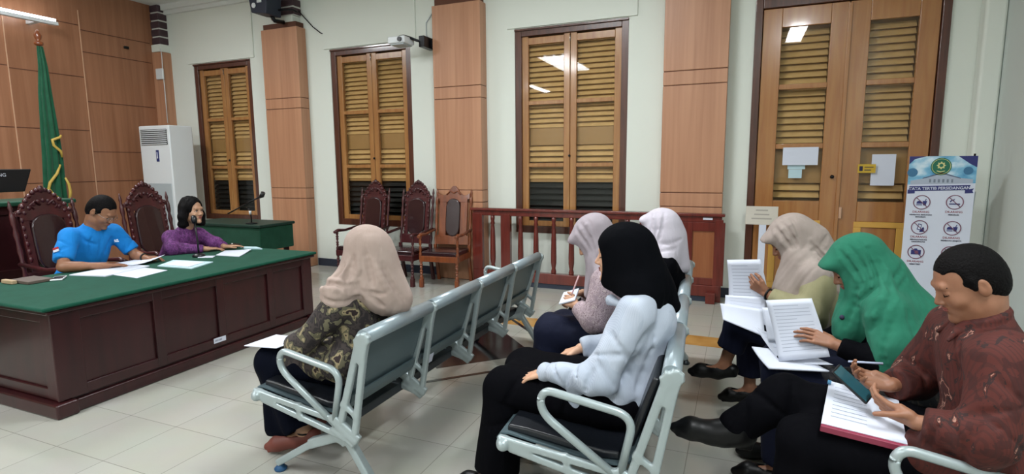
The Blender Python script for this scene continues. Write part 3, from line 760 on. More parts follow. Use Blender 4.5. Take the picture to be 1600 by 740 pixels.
# double door
r = thing('door_1', None, None, (.945, WY, 0)); r['kind'] = 'structure'; a, b_ = DOOR; y = WY+.02
m = MB(); m.box((a, y-.05, 0), (a+.075, y+.08, DZ)).box((b_-.075, y-.05, 0), (b_, y+.08, DZ)).box((a+.075, y-.05, DZ-.10), (b_-.075, y+.08, DZ)); m.obj('door_frame', M['frame'], r, bev=.008)
for x0, x1, g0, g1, sd in ((a+.08, .962, .345, .80, 1), (.968, b_-.08, 1.150, 1.562, -1)):
    m = MB(); th = .025
    m.box((x0, y-th, .02), (g0, y+th, DZ-.105)).box((g1, y-th, .02), (x1, y+th, DZ-.105))
    for za, zb in ((.02, .16), (.93, 1.14), (1.70, 1.755), (2.33, 2.385), (2.975 if sd > 0 else 2.97, DZ-.105)): m.box((g0, y-th, za), (g1, y+th, zb))
    lf = m.obj('door_leaf', M['door'], r, bev=.006)
    for za, zb in ((1.14, 1.70), (1.755, 2.33), (2.385, 2.975)): MB().box((g0, y-.004, za), (g1, y+.004, zb)).obj('glass_pane', M['glass'], lf)
    m = MB()
    for za, zb in ((1.16, 1.32), (1.755, 2.33), (2.385, 2.96)): louvers(m, g0, g1, y+.085, za, zb, .07)
    m.obj('shutter', M['slat'], lf)
    MB().box((g0-.05, y+.06, 1.33), (g1+.05, y+.11, 1.69)).box((g0-.05, y+.13, 1.1), (g1+.05, y+.145, 3.0)).obj('shutter_board', M['slat_rail'], lf)
    # lower panel: yellow moulding round a raised field
    m = MB(); m.box((g0-.02, y-.034, .16), (g1+.02, y-.02, .22)).box((g0-.02, y-.034, .87), (g1+.02, y-.02, .93)).box((g0-.02, y-.034, .22), (g0+.05, y-.02, .87)).box((g1-.05, y-.034, .22), (g1+.02, y-.02, .87))
    m.obj('panel_moulding', M['door_panel'], lf, bev=.005)
    MB().box((g0+.05, y-.018, .22), (g1-.05, y+.01, .87)).obj('lower_panel', M['door'], lf, bev=.004)
MB().box((.947, y-.042, .05), (.985, y-.02, DZ-.12)).obj('meeting_strip', M['door'], r, bev=.006)
MB().ball((.90, y-.05, 1.40), .02).obj('door_knob', M['blackmetal'], r)
MB().box((.985, y-.05, .96), (1.01, y-.03, 1.08)).obj('lock_plate', M['brass'], r, bev=.004)
MB().box((a, WY+.30, 0), (b_, WY+.33, DZ)).obj('dark_outside', M['night'], r)
# ------------------------------------------------------------------ ceiling lamps
def ceiling_lamp(x, y, L, ntube, along='y', label='', z=CEIL, pw=1., wd=None):
    t = thing('ceiling_lamp', label, 'lamp', (x, y, z), group='fluorescent lamps under the ceiling')
    wd = wd or (.09 if ntube == 1 else .14*ntube)
    def bx(u0, u1, v0, v1, z0, z1): return ((x+v0, y+u0, z0), (x+v1, y+u1, z1)) if along == 'y' else ((x+u0, y+v0, z0), (x+u1, y+v1, z1))
    MB().box(*bx(-L/2, L/2, -wd/2, wd/2, z-.05, z-.001)).obj('lamp_housing', M['lampwhite'], t, bev=.006)
    for i in range(ntube):
        v = (i-(ntube-1)/2)*wd/ntube*.9
        p = [(x+v, y-L/2+.03, z-.075), (x+v, y+L/2-.03, z-.075)] if along == 'y' else [(x-L/2+.03, y+v, z-.075), (x+L/2-.03, y+v, z-.075)]
        MB().tube(p, .016 if ntube == 1 else .022, 10).obj('lamp_tube', M['glow'], t)
        for q in p: MB().ball(q, .026, 10, 6).obj('tube_holder', M['lampwhite'], t)
    li = bpy.data.lights.new('lamp_light', 'AREA'); li.shape = 'RECTANGLE'; li.size = max(.25, wd); li.size_y = L; li.energy = AREA_W*pw; li.color = (.95, .98, 1)
    lo = bpy.data.objects.new('lamp_light', li); COL.objects.link(lo); lo.parent = t; lo.location = (0, 0, -.11); lo.rotation_euler = (0, 0, 0 if along == 'y' else math.pi/2)
    return t
ceiling_lamp(-4.35, -.65, 2.3, 3, 'y', 'wide fluorescent ceiling lamp with three tubes over the middle', pw=1.5, wd=.75)
ceiling_lamp(.93, .5, 1.6, 3, 'y', 'three-tube fluorescent ceiling lamp nearest the door', pw=1.0, wd=.3)
ceiling_lamp(-6.6, -4.9, 1.9, 1, 'y', 'single fluorescent ceiling tube at the far rear of the room', pw=1.0)
ceiling_lamp(-6.9, 3.2, 1.5, 3, 'x', 'added three-tube fluorescent fill lamp above the long green desk', pw=1.05, wd=.3)  # extra fitting, put in as fill to even out the light
ceiling_lamp(-1.9, 3.6, 1.5, 3, 'x', 'added three-tube fluorescent fill lamp above the benches', pw=1.0, wd=.3)  # fill lamp added over the seats for even light
ceiling_lamp(-2.2, -3.9, 1.5, 3, 'x', 'added three-tube fluorescent fill lamp behind the camera', pw=1.0, wd=.3)  # unseen fill lamp, added to keep the lighting even
def wall_tube(y0, y1, z, x, label):
    t = thing('wall_lamp', label, 'lamp', (XL, (y0+y1)/2, z), group='fluorescent battens on the panelled wall')
    MB().box((XL, y0+.2, z-.03), (x, y0+.25, z+.03)).box((XL, y1-.25, z-.03), (x, y1-.2, z+.03)).obj('lamp_bracket', M['lampwhite'], t)
    MB().box((x-.02, y0, z-.028), (x+.05, y1, z+.02)).obj('lamp_batten', M['lampwhite'], t, bev=.008)
    MB().tube([(x+.015, y0+.02, z+.045), (x+.015, y1-.02, z+.045)], .016, 10).obj('lamp_tube', M['glow'], t)
wall_tube(3.25, 5.0, 3.58, -9.06, 'white fluorescent batten on the panelled wall above the green flag')
# ================================================================== FURNITURE
# long mahogany desk with green baize
DX0, DX1, DY0, DY1 = -5.02, -3.87, 1.90, 4.16
t = thing('desk', 'long mahogany panelled desk with the two people sitting behind it', 'desk', ((DX0+DX1)/2, (DY0+DY1)/2, 0))
m = MB(); m.box((DX1-.10, DY0+.04, .06), (DX1-.03, DY1-.03, .665)).box((DX0+.02, DY0+.04, .06), (DX1-.10, DY0+.09, .665)).box((DX0+.02, DY1-.08, .06), (DX1-.10, DY1-.03, .665)); m.obj('carcass', M['maroon'], t, bev=.006)
m = MB(); n = 4; L = (DY1-DY0-.07)
ys = [DY0+.02+.16]+[0]*n
st = [DY0+.015, DY0+.66, DY0+1.18, DY0+1.70, DY1-.14]; wd_ = [.17, .07, .07, .07, .12]
for y_, w_ in zip(st, wd_): m.box((DX1-.03, y_, .10), (DX1-.008, y_+w_, .665))
m.box((DX1-.03, DY0+.02, .10), (DX1-.012, DY1-.03, .17)).box((DX1-.03, DY0+.02, .60), (DX1-.012, DY1-.03, .665))
for x_, w_ in ((DX0+.02, .1), (DX1-.13, .12)): m.box((x_, DY0+.022, .10), (x_+w_, DY0+.042, .665)); m.box((x_, DY1-.032, .10), (x_+w_, DY1-.012, .665))
m.box((DX0+.02, DY0+.024, .10), (DX1-.02, DY0+.042, .17)).box((DX0+.02, DY0+.024, .60), (DX1-.02, DY0+.042, .665))
m.obj('panel_frame', M['maroon'], t, bev=.006)
m = MB(); m.box((DX0, DY0-.02, 0), (DX1+.028, DY0+.11, .095)).box((DX0, DY1-.1, 0), (DX1+.028, DY1, .095)).box((DX1-.12, DY0+.11, 0), (DX1, DY1-.1, .085)); m.obj('plinth', M['maroon'], t, bev=.014)
MB().box((DX0-.01, DY0-.01, .665), (DX1+.02, DY1+.01, .690)).obj('desk_top', M['maroon'], t, bev=.008)
m = MB(); m.box((DX0-.03, DY0-.035, .691), (DX1+.035, DY1+.03, .717)); o = m.obj('desk_cloth', M['greencloth'], None, bev=.016, seg=3)
tag(o, 'dark green baize cloth stretched over the long mahogany desk', 'cloth')
# small label on the desk front
o = MB().box((DX1-.012, 3.02, .135), (DX1-.0065, 3.13, .175)).obj('inventory_label', M['paper'], t)
m = MB(); m.cur = 0
for k in range(6): m.box((DX1-.0066, 3.03+k*.011, .147), (DX1-.0062, 3.036+k*.011, .163))
m.obj('label_print', M['ink'], o)
# judge's bench on a green platform
o = MB().box((XL+.03, .6, 0), (-6.0, 3.45, .50)).obj('podium', M['greencloth2'], None, bev=.01); tag(o, 'raised platform covered in green behind the seated people', 'platform')
t = thing('judge_bench', 'tall dark carved bench with green cloth at the left edge', 'desk', (-6.6, 2.5, .5))
MB().box((-6.95, 1.2, .5), (-6.4, 3.36, 1.20)).obj('bench_body', M['maroon'], t, bev=.008)
m = MB()
for y_ in (1.3, 1.95, 2.6, 3.2): m.box((-6.4, y_, .58), (-6.375, y_+.12, 1.18))
m.box((-6.4, 1.2, .5), (-6.36, 3.36, .60)).box((-6.4, 1.2, 1.12), (-6.37, 3.36, 1.2)); m.obj('bench_moulding', M['maroon'], t, bev=.008)
o = MB().box((-7.0, 1.15, 1.201), (-6.3, 3.48, 1.245)).obj('bench_cloth', M['greencloth2'], None, bev=.015); tag(o, 'dark green cloth on the tall bench under the black monitor', 'cloth')
t = thing('monitor', 'black computer monitor seen from behind at the left edge', 'monitor', (-6.62, 2.75, 1.245))
m = MB(); m.prism([(2.55, 1.325), (3.20, 1.325), (3.275, 1.548), (2.55, 1.55)], -6.66, -6.61, 'x'); m.obj('monitor_case', M['black'], t, bev=.01)
MB().box((-6.68, 2.6, 1.245), (-6.64, 2.72, 1.36)).obj('monitor_stand', M['black'], t, bev=.006)
MB().lathe([(.13, 0), (.13, .012), (.05, .02)], (-6.66, 2.66, 1.245)).obj('monitor_base', M['black'], t)
link('monitor_lettering', text_mesh('SAMSUNG', .045, (-6.6085, 3.06, 1.478), (0, 1, 0), (0, 0, 1), .001, 'RIGHT'), M['paper'], t)
# flag
FX, FY = -8.7, 4.56
t = thing('flag', 'furled green flag with gold fringe on a wooden pole', 'flag', (FX, FY, 0))
MB().tube([(FX, FY, .52-.5), (FX, FY, 3.22)], .02).obj('flag_pole', M['chairwood2'], t)
MB().lathe([(.012, 0), (.05, .02), (.052, .05), (.02, .07), (.035, .10), (.045, .14), (.02, .19), (.004, .22)], (FX, FY, 3.16), 16).obj('finial', M['chairwood2'], t)
MB().lathe([(.22, 0), (.22, .03), (.06, .06), (.04, .2)], (FX, FY, 0), 20).obj('flag_base', M['chairwood2'], t)
m = MB(); N = 60; rows = []
for z_, ra, oy in ((3.16, .03, 0), (2.9, .045, .01), (2.55, .065, .0), (2.1, .085, -.0), (1.7, .10, -.0), (1.45, .105, -.01), (1.15, .115, -.02), (.95, .11, -.02)):
    rows.append([(FX+.02+.55*ra*math.cos(2*math.pi*k/N)*(1+.28*math.sin(7*2*math.pi*k/N)), FY+oy+ra*math.sin(2*math.pi*k/N)*(1+.25*math.sin(7*2*math.pi*k/N+.6)), z_) for k in range(N)])
vs = [p for r_ in rows for p in r_]; fs = [(i*N+k, i*N+(k+1) % N, (i+1)*N+(k+1) % N, (i+1)*N+k) for i in range(len(rows)-1) for k in range(N)]
m.add(vs, fs, True); m.obj('flag_cloth', M['flag'], t)
for pts in ([(.16, 2.0), (.14, 1.97), (.03, 1.93), (.04, 1.86), (.13, 1.78), (.14, 1.70)], [(.10, 1.60), (.04, 1.48), (-.07, 1.36), (-.10, 1.28), (-.04, 1.19), (.02, 1.16)], [(.15, 1.42), (.19, 1.33), (.20, 1.22), (.18, 1.1)]):
    m = MB(); m.tube([(FX+.085, FY-.04+a*.85, z_) for a, z_ in pts], [.012, .018, .019, .018, .018, .012][:len(pts)], 8); m.obj('fringe', M['gold'], t)
# floor-standing air conditioner
t = thing('air_conditioner', 'tall white floor-standing air conditioner in the corner', 'air conditioner', (-8.45, 6.05, 0))
x0, x1, y0, y1, zt = -8.86, -8.16, 5.88, 6.28, 2.20
MB().box((x0, y0, 0), (x1, y1, zt)).obj('ac_case', M['white'], t, bev=.02, seg=3)
MB().box((x0+.05, y0-.006, 1.90), (x1-.05, y0+.02, 2.14)).obj('grille_back', M['night'], t)
m = MB()
for k in range(8): m.obox(((x0+x1)/2, y0-.008, 1.915+k*.03), ((1, 0, 0), (0, .8, .6), (0, -.6, .8)), ((x1-x0)/2-.055, .012, .0035))
m.obj('grille', M['white'], t)
MB().box((x0+.06, y0-.006, .35), (x1-.04, y0+.01, 1.30)).obj('intake_panel', M['acgrey'], t, bev=.004)
MB().box((-8.49, y0-.008, 1.64), (-8.43, y0+.01, 1.82)).obj('display', plain('display_blue', '1f2f66', .3), t, bev=.004)
m = MB(); m.prism([(-8.47, 1.69), (-8.45, 1.69), (-8.452, 1.79), (-8.468, 1.79)], y0-.010, y0-.007, 'y'); m.obj('display_mark', M['paper'], t)
# thermostat, small switch
o = MB().box((-9.20, PF-.035, 3.02), (-9.03, PF-.002, 3.20)).obj('junction_box', M['white'], None, bev=.012); tag(o, 'white junction box on the corner pillar above the air conditioner', 'box')
o = MB().box((XL, 6.06, 3.46), (XL+.03, 6.13, 3.50)).obj('wall_sensor', M['blackmetal'], None, bev=.004); tag(o, 'tiny dark sensor high on the panelled wall', 'sensor')
o = MB().tube([(-9.055, PF-.01, 3.52), (-9.04, PF-.012, 3.40), (-9.045, PF-.015, 3.20), (-9.04, PF-.012, 2.9), (-9.045, PF-.01, 2.3)], .006, 8).obj('cable', M['white'], None); tag(o, 'thin white cable running down the corner pillar', 'cable')
# loudspeaker on the first pillar
t = thing('loudspeaker', 'dark loudspeaker bracketed on the pillar beside the first window', 'speaker', (-6.35, PF-.2, 3.7))
a_ = math.radians(14); ax = ((math.cos(a_), math.sin(a_)*.0, -math.sin(a_)*.35), (0, 1, 0), (math.sin(a_)*.35, 0, 1))
m = MB(); m.prism([(-6.58, 3.74), (-6.30, 3.70), (-6.26, 4.15), (-6.66, 4.15)], PF-.38, PF-.1, 'y'); m.obj('speaker_case', plain('speaker_blue_black', '1c2436', .5), t, bev=.012)
MB().lathe([(.035, 0), (.035, .012)], (-6.515, PF-.395, 3.83), 20, 'y').obj('speaker_badge', M['white'], t)
MB().box((-6.45, PF-.392, 3.86), (-6.37, PF-.378, 3.89)).obj('speaker_label', M['white'], t)
m = MB(); m.tube([(-6.38, PF-.2, 3.72), (-6.38, PF-.15, 3.66), (-6.33, PF-.02, 3.66)], .03); m.tube([(-6.30, PF-.15, 3.80), (-6.15, PF-.03, 3.82), (-6.12, PF+.05, 3.80)], .014); m.obj('bracket', M['blackmetal'], t)
MB().ball((-6.42, PF-.14, 3.69), .028).obj('bracket_knob', M['chrome'], t)
o = MB().tube([(-6.16, PF+.1, 3.84), (-6.10, WY-.02, 3.74), (-5.96, WY-.012, 3.60), (-5.82, WY-.012, 3.50), (-5.72, WY-.012, 3.47), (-5.66, WY-.012, 3.48)], .008, 8).obj('cable', M['blackmetal'], None); tag(o, 'dark cable curling down the wall right of the loudspeaker', 'cable')
# projector on a swing arm
t = thing('projector', 'small white projector on a black arm beside the second pillar', 'projector', (-4.1, 6.3, 3.1))
px_, py_ = -4.17, 6.30
MB().box((px_-.13, py_-.12, 3.115), (px_+.13, py_+.12, 3.205)).obj('projector_case', M['white'], t, bev=.015)
MB().lathe([(.03, 0), (.03, .02)], (px_+.06, py_-.14, 3.16), 16, 'y').obj('projector_lens', M['black'], t)
MB().box((px_-.1, py_-.1, 3.10), (px_+.1, py_+.1, 3.116)).obj('projector_vent', M['acgrey'], t)
m = MB(); m.tube([(px_-.03, py_, 3.22), (px_+.04, py_, 3.225), (px_+.12, py_+.02, 3.20), (px_+.2, py_+.05, 3.165), (-3.90, 6.4, 3.15)], .017); m.box((-3.94, 6.36, 3.08), (-3.86, PF+.12, 3.22)); m.obj('swing_arm', M['blackmetal'], t, bev=.004)
MB().box((-3.86, 6.55, 3.10), (-3.828, 6.66, 3.2)).obj('wall_plate', M['blackmetal'], t)
o = MB().tube([(-3.90, 6.6, 3.2), (-4.02, WY-.01, 3.30), (-4.02, WY-.01, 3.46), (-3.92, WY-.01, 3.58), (-3.84, 6.66, 3.66)], .007, 8).obj('cable', M['acgrey'], None); tag(o, 'pale cable looping from the projector arm to the second pillar', 'cable')

# ------------------------------------------------------------------ carved chairs (front faces -y locally, seat centre at the origin)
def turned(m, x, y, z0, z1, r, knots=4):
    prof = [(r*1.15, 0), (r*1.15, .04)]; L = z1-z0
    for k in range(knots):
        a = .05+(L-.1)*(k/knots); b2 = (L-.1)/knots
        prof += [(r*.6, a+.01), (r*1.05, a+b2*.35), (r*.75, a+b2*.6), (r*1.2, a+b2*.8), (r*.6, a+b2*.97)]
    prof += [(r*1.1, L-.03), (r*1.1, L)]
    m.lathe(prof, (x, y, z0), 12)
def carved_chair(name, label, wood_m, style=0, w=.50, group=None):
    t = thing(name, label, 'chair', group=group); loc = True; h = w/2; d = .24
    def O(m, n, mt, p=t, **k): return m.obj(n, mt, p, local=True, **k)
    O(MB().box((-h+.02, -d+.02, .40), (h-.02, d-.02, .465)), 'seat_cushion', M['oxblood'], bev=.022, seg=3)
    m = MB(); m.box((-h, -d, .335), (h, -d+.035, .41)).box((-h, d-.035, .335), (h, d, .41)).box((-h, -d+.035, .335), (-h+.035, d-.035, .41)).box((h-.035, -d+.035, .335), (h, d-.035, .41))
    fr = O(m, 'seat_frame', wood_m, bev=.006)
    for sx in (-1, 1):
        m = MB(); turned(m, sx*(h-.02), -d+.02, .10, .36, .020, 2); m.box((sx*(h-.02)-.026, -d-.006, .0), (sx*(h-.02)+.026, -d+.046, .11)); O(m, 'leg', wood_m, bev=.006)
        m = MB(); m.bar((sx*(h-.03), d-.02, .36), (sx*(h-.03), d+.06, 0), .042, .042, (1, 0, 0)); O(m, 'leg', wood_m, bev=.006)
        m = MB(); turned(m, sx*(h-.01), -d+.03, .40, .66, .018, 2); m.tube([(sx*(h-.01), -d-.02, .655), (sx*(h-.01), -d+.05, .675), (sx*(h-.01), -d+.2, .665), (sx*(h-.01), d+.04, .70)], [.02, .024, .018, .018], 10); O(m, 'armrest', wood_m)
    # back: leaning frame, carved posts, crest and padded splat
    z0, z1 = .42, 1.20; y0, y1 = d-.02, d+.10
    def by(z): return y0+(y1-y0)*(z-z0)/(z1-z0)
    m = MB()
    ph = .30*h*2
    inner = (.26 if style == 0 else .19)*w
    def slab(poly, a, b_):
        """outline in (x,z) set on the leaning back plane"""
        n_ = len(poly); m.add([(x, by(z)+a, z) for x, z in poly]+[(x, by(z)+b_, z) for x, z in poly], [tuple(range(n_)), tuple(reversed(range(n_, 2*n_)))]+[(i, i+n_, (i+1) % n_+n_, (i+1) % n_) for i in range(n_)])
    hw = h-.065
    slab([(-hw, .52), (-inner, .52), (-inner, 1.12), (-hw, 1.12)], -.015, .015); slab([(inner, .52), (hw, .52), (hw, 1.12), (inner, 1.12)], -.015, .015)
    slab([(-hw-.03, .50), (hw+.03, .50), (hw+.03, .62), (-hw-.03, .62)], -.018, .018); slab([(-hw, 1.06), (hw, 1.06), (hw, 1.12), (-hw, 1.12)], -.018, .018)
    top = []
    for k in range(25):
        u_ = -1+2*k/24
        if style == 0: zz = 1.12+.20*math.cos(u_*math.pi/2)**1.1+.014*math.cos(u_*26)
        else: zz = 1.13+(.15*math.exp(-(u_/.38)**2))+.05*abs(u_)**3
        top.append((u_*(hw+.03), zz))
    slab([(-hw-.03, 1.10)]+top+[(hw+.03, 1.10)], -.017, .017)
    bk = O(m, 'back_frame', wood_m, bev=.004)
    m = MB()
    if style == 0:
        for k in range(13):
            u_ = -1+2*k/12; z = 1.135+.19*math.cos(u_*math.pi/2); m.ball((u_*hw, by(z)-.012, z), (.021, .022, .021), 8, 6)
        for k in range(9):
            u_ = -1+2*k/8; z = 1.13+.10*math.cos(u_*math.pi/2); m.ball((u_*hw*.8, by(z)-.017, z), (.018, .014, .022), 8, 6)
        for sx in (-1, 1):
            for k in range(7): z = .66+k*.068; m.ball((sx*(hw-.012), by(z)-.012, z), (.017, .016, .028), 8, 6)
            m.tube([(sx*.03, by(1.2)-.02, 1.19), (sx*.07, by(1.2)-.03, 1.23), (sx*.11, by(1.2)-.02, 1.19), (sx*.08, by(1.2)-.02, 1.155)], .011, 8)
        m.ball((0, by(1.30)-.01, 1.325), (.028, .02, .035), 10, 7)
    else:
        m.tube([(-.10, by(1.15)-.018, 1.16), (-.05, by(1.2)-.02, 1.205), (0, by(1.2)-.02, 1.18), (.05, by(1.2)-.02, 1.205), (.10, by(1.15)-.018, 1.16)], .01, 8)
        pass
    O(m, 'carving', wood_m)
    m = MB(); n_ = 28; ov = [(inner*1.02*math.cos(2*math.pi*k/n_)*(1 if abs(math.sin(2*math.pi*k/n_)) < .8 else .92), .86+.25*math.copysign(abs(math.sin(2*math.pi*k/n_))**.38, math.sin(2*math.pi*k/n_))) for k in range(n_)]
    slab(ov, -.035, .012); O(m, 'back_cushion', M['oxblood'], bev=.014, seg=3)
    for sx in (-1, 1):
        m = MB(); x = sx*(h-.02)
        prof = [(.016, 0), (.022, .03), (.013, .06), (.022, .13), (.014, .2), (.024, .24), (.013, .28), (.02, .36), (.014, .44), (.022, .50), (.012, .56), (.021, .60), (.02, .66), (.010, .70), (.017, .725), (.011, .755), (.004, .79)]
        vs_b = len(m.v); m.lathe(prof, (0, 0, 0), 12); m.v = [(px+x, by(.45+pz)+py, .45+pz) for px, py, pz in m.v]
        O(m, 'back_post', wood_m)
        m = MB(); m.box((x-.02, by(.45)-.02, .36), (x+.02, by(.45)+.02, .50)); O(m, 'post_foot', wood_m, bev=.004)
    return t
def placed(t, x, y, rz, z=0): t.location = (x, y, z); t.rotation_euler = (0, 0, rz); return t
c0 = placed(carved_chair('carved_armchair', 'carved dark red armchair, leftmost of the three by the wall', M['chairwood'], 0, .52, 'empty armchairs by the wall'), -4.82, 6.15, -.04)
c1 = copy_tree(c0); placed(c1, -4.07, 6.10, -.02); tag(c1, 'carved dark red armchair standing between the other two by the wall')
c2 = placed(carved_chair('carved_armchair', 'plainer lighter brown armchair with dark oval back beside the railing', M['chairwood2'], 1, .53, 'empty armchairs by the wall'), -3.50, 6.155, .10)
c3 = copy_tree(c0); placed(c3, -5.55, 3.0, math.pi/2+.1, 0); tag(c3, 'carved dark armchair behind the man in the blue shirt', group='armchairs behind the desk'); c3.scale = (1.08, 1, 1.03)
c4 = copy_tree(c0); placed(c4, -5.55, 3.88, math.pi/2-.05, 0); tag(c4, 'carved dark armchair behind the woman in purple', group='armchairs behind the desk'); c4.scale = (1.0, 1, 1.04)

# ------------------------------------------------------------------ railing
RY = 6.44; RX0, RX1 = -3.25, -.13
t = thing('railing', 'dark red wooden railing with turned balusters along the wall', 'railing', ((RX0+RX1)/2, RY, 0))
MB().box((RX0, RY-.06, .965), (RX1, RY+.06, 1.0)).box((RX0+.03, RY-.03, .90), (RX1-.03, RY+.03, .965)).obj('handrail', M['rail'], t, bev=.01)
MB().box((RX0+.03, RY-.045, .06), (RX1-.03, RY+.045, .19)).obj('bottom_rail', M['rail'], t, bev=.008)
MB().box((RX0+.05, RY-.03, 0), (RX1-.05, RY+.03, .06)).obj('rail_plinth', M['base'], t)
for x, wd in ((RX0+.09, .14), (-2.76, .13), (RX1-.06, .09)): MB().box((x-wd/2, RY-.035, .0), (x+wd/2, RY+.035, .93)).obj('rail_post', M['rail'], t, bev=.006)
bal = None
for x in (-2.95, -2.60, -2.35, -2.115, -1.885, -1.66, -1.43, -1.20):
    m = MB()
    if abs(x+2.6) < .03: x = -2.56
    m.lathe([(.03, .18), (.034, .22), (.024, .26), (.03, .29), (.036, .33), (.037, .40), (.033, .62), (.026, .74), (.02, .78), (.03, .80), (.022, .83), (.028, .86), (.028, .91)], (x, RY, 0), 16); m.obj('baluster', M['rail'], t)
# panelled end of the railing in front of the third pillar
m = MB()
for x in (-1.02, -.86, -.50, -.16): m.box((x-.035, RY-.034, .19), (x+.035, RY+.034, .90))
m.box((-1.02, RY-.03, .80), (-.16, RY+.03, .90)).box((-1.02, RY-.03, .19), (-.16, RY+.03, .27))
m.obj('panel_frame', M['rail'], t, bev=.005)
MB().box((-.99, RY-.012, .27), (-.18, RY+.012, .80)).obj('rail_panel', M['railfill'], t)
MB().box((-.36, RY-.038, .93), (-.26, RY-.031, .953)).obj('rail_label', M['paper'], t)
o = MB().box((-.30, RY-.14, .0), (-.2, RY-.06, .12)).obj('wooden_block', M['rail'], None, bev=.006); tag(o, 'small dark wooden block on the floor at the railing end', 'block')

# ------------------------------------------------------------------ waiting benches
def bench(label, loc, rz, n=4, L=2.36, group='rows of grey steel waiting benches'):
    t = thing('waiting_bench', label, 'bench', loc, rz, group); sw = L/n
    def O(m, nm, mt, p=t, **k): return m.obj(nm, mt, p, local=True, **k)
    seat = [(-.012, .395), (-.022, .418), (-.008, .440), (.03, .444), (.12, .428), (.28, .402), (.42, .385), (.50, .388), (.55, .415), (.575, .455), (.585, .49)]
    back = [(.560, .475), (.585, .54), (.62, .65), (.652, .755)]
    pad_s = [(.015, .455), (.10, .450), (.28, .425), (.42, .408), (.49, .412)]
    pad_b = [(.525, .46), (.555, .55), (.59, .66), (.622, .75)]
    for i in range(n):
        a, b_ = i*sw+.022, (i+1)*sw-.022
        O(MB().sheet(seat, a, b_, .008), 'seat_panel', M['metal_perf_shaded'])
        bp = O(MB().sheet(back, a, b_, .008), 'backrest_panel', M['metal_perf_shaded'])
        O(MB().tube([(.675, a-.012, .785), (.675, b_+.012, .785)], .036, 20), 'top_tube', M['tube'])
        O(MB().sheet(pad_s, a+.02, b_-.02, .035), 'seat_pad', M['blackpad'], bev=.012, seg=3)
        O(MB().sheet(pad_b, a+.02, b_-.02, .03), 'back_pad', M['blackpad'], bev=.012, seg=3)
    def casting(bars, knobs=(), th=.013):
        """one cast bracket in the x-z plane: bars (a, b, width) melted together"""
        bl = Blob()
        for p, q, wd in bars:
            p, q = np.array([p[0], 0, p[1]]), np.array([q[0], 0, q[1]]); dd = q-p; L_ = np.linalg.norm(dd); dd = dd/L_; cc = np.cross((0, 1, 0), dd)
            bl.box((p+q)/2, (L_/2+wd*.3, th, wd/2), np.array([dd, (0, 1, 0), cc]), .005, .010)
        for c_, rr in knobs: bl.cap((c_[0], -th+rr*.0, c_[1]), (c_[0], th, c_[1]), rr*.8, rr*.8, .008)
        lo, hi = bl.bounds(); lo = lo-.014; hi = hi+.014; v_, q_ = nets(bl.field(lo, hi, .0045), lo, .0045); return relax(v_, q_, 1), q_
    cb = casting([((.535, .36), (.665, .79), .034), ((.605, .27), (.695, .78), .032), ((.655, .68), (.695, .79), .05), ((.55, .455), (.63, .40), .026), ((.655, .76), (.70, .785), .05)])
    cs = casting([((.01, .425), (.52, .360), .030), ((.05, .392), (.55, .285), .030), ((.0, .42), (.12, .395), .045), ((.275, .40), (.295, .335), .026), ((.49, .37), (.62, .29), .05), ((.50, .33), (.60, .27), .05)], [((.015, .41), .034)])
    for i in range(n+1):
        y = (.0 if i == 0 else L) if i in (0, n) else i*sw
        for nm, (v_, q_) in (('back_bracket', cb), ('seat_bracket', cs)):
            link(nm, to_mesh(nm, [(v_+np.array([0, y, 0]), q_)]), M['metal'], t, local=True)
        if i in (0, n) or (n > 1 and i == n-1 and False):
            pl = [((.505, .335), 0), ((.165, .575), .085), ((.185, .668), .045), ((.545, .605), .075), ((.497, .365), 0)]; pts = []
            for k, (c_, rr) in enumerate(pl):
                c_ = np.array(c_)
                if rr == 0: pts.append((c_[0], y, c_[1])); continue
                p0 = c_+unit(np.array(pl[k-1][0])-c_)*min(rr, .6*np.linalg.norm(np.array(pl[k-1][0])-c_)); p1 = c_+unit(np.array(pl[k+1][0])-c_)*min(rr, .6*np.linalg.norm(np.array(pl[k+1][0])-c_))
                for u in np.linspace(0, 1, 9): q = (1-u)**2*p0+2*u*(1-u)*c_+u*u*p1; pts.append((q[0], y, q[1]))
            O(MB().tube(pts, .0165, 12), 'armrest', M['metal'])
    for y in (.04, L-.04):
        v_, q_ = casting([((.54, .33), (.50, .25), .07), ((.49, .265), (.32, .195), .05), ((.33, .20), (.09, .045), .036), ((.52, .28), (.68, .045), .038)], th=.022); link('leg', to_mesh('leg', [(v_+np.array([0, y, 0]), q_)]), M['metal'], t, local=True)
        for x_, mt in ((.09, 'bluefoot' if y < .5 else 'beam'), (.68, 'beam')): O(MB().lathe([(.03, 0), (.033, .01), (.02, .022), (.014, .04)], (x_, y, 0), 14), 'foot_pad', M[mt])
    O(MB().box((.42, .02, .275), (.48, L-.02, .325)), 'support_beam', M['beam'], bev=.004)
    return t
b1 = bench('steel waiting bench nearest the desk, three seats empty, one woman on its near seat', (-2.225, 1.945, 0), 0)
b2 = copy_tree(b1); b2.location = (-.875, 1.96, 0); b2.rotation_euler = (0, 0, math.radians(3.3)); tag(b2, 'steel bench in the middle with black pads, woman in black headscarf on it')
b3 = copy_tree(b1); b3.location = (.315, 1.955, 0); tag(b3, 'steel bench at the right holding the man in brown batik')
o = MB().box((-2.225+.585, 2.60, .425), (-2.225+.590, 2.68, .475)).obj('bench_sticker', M['paper'], None); bpy.data.objects.remove(o)
lb = MB().obox((.592, .70, .435), ((0, 1, 0), unit((.3, 0, 1)), unit((1, 0, -.3))), (.045, .028, .0012)).obj('sticker', M['paper'], b1, local=True)
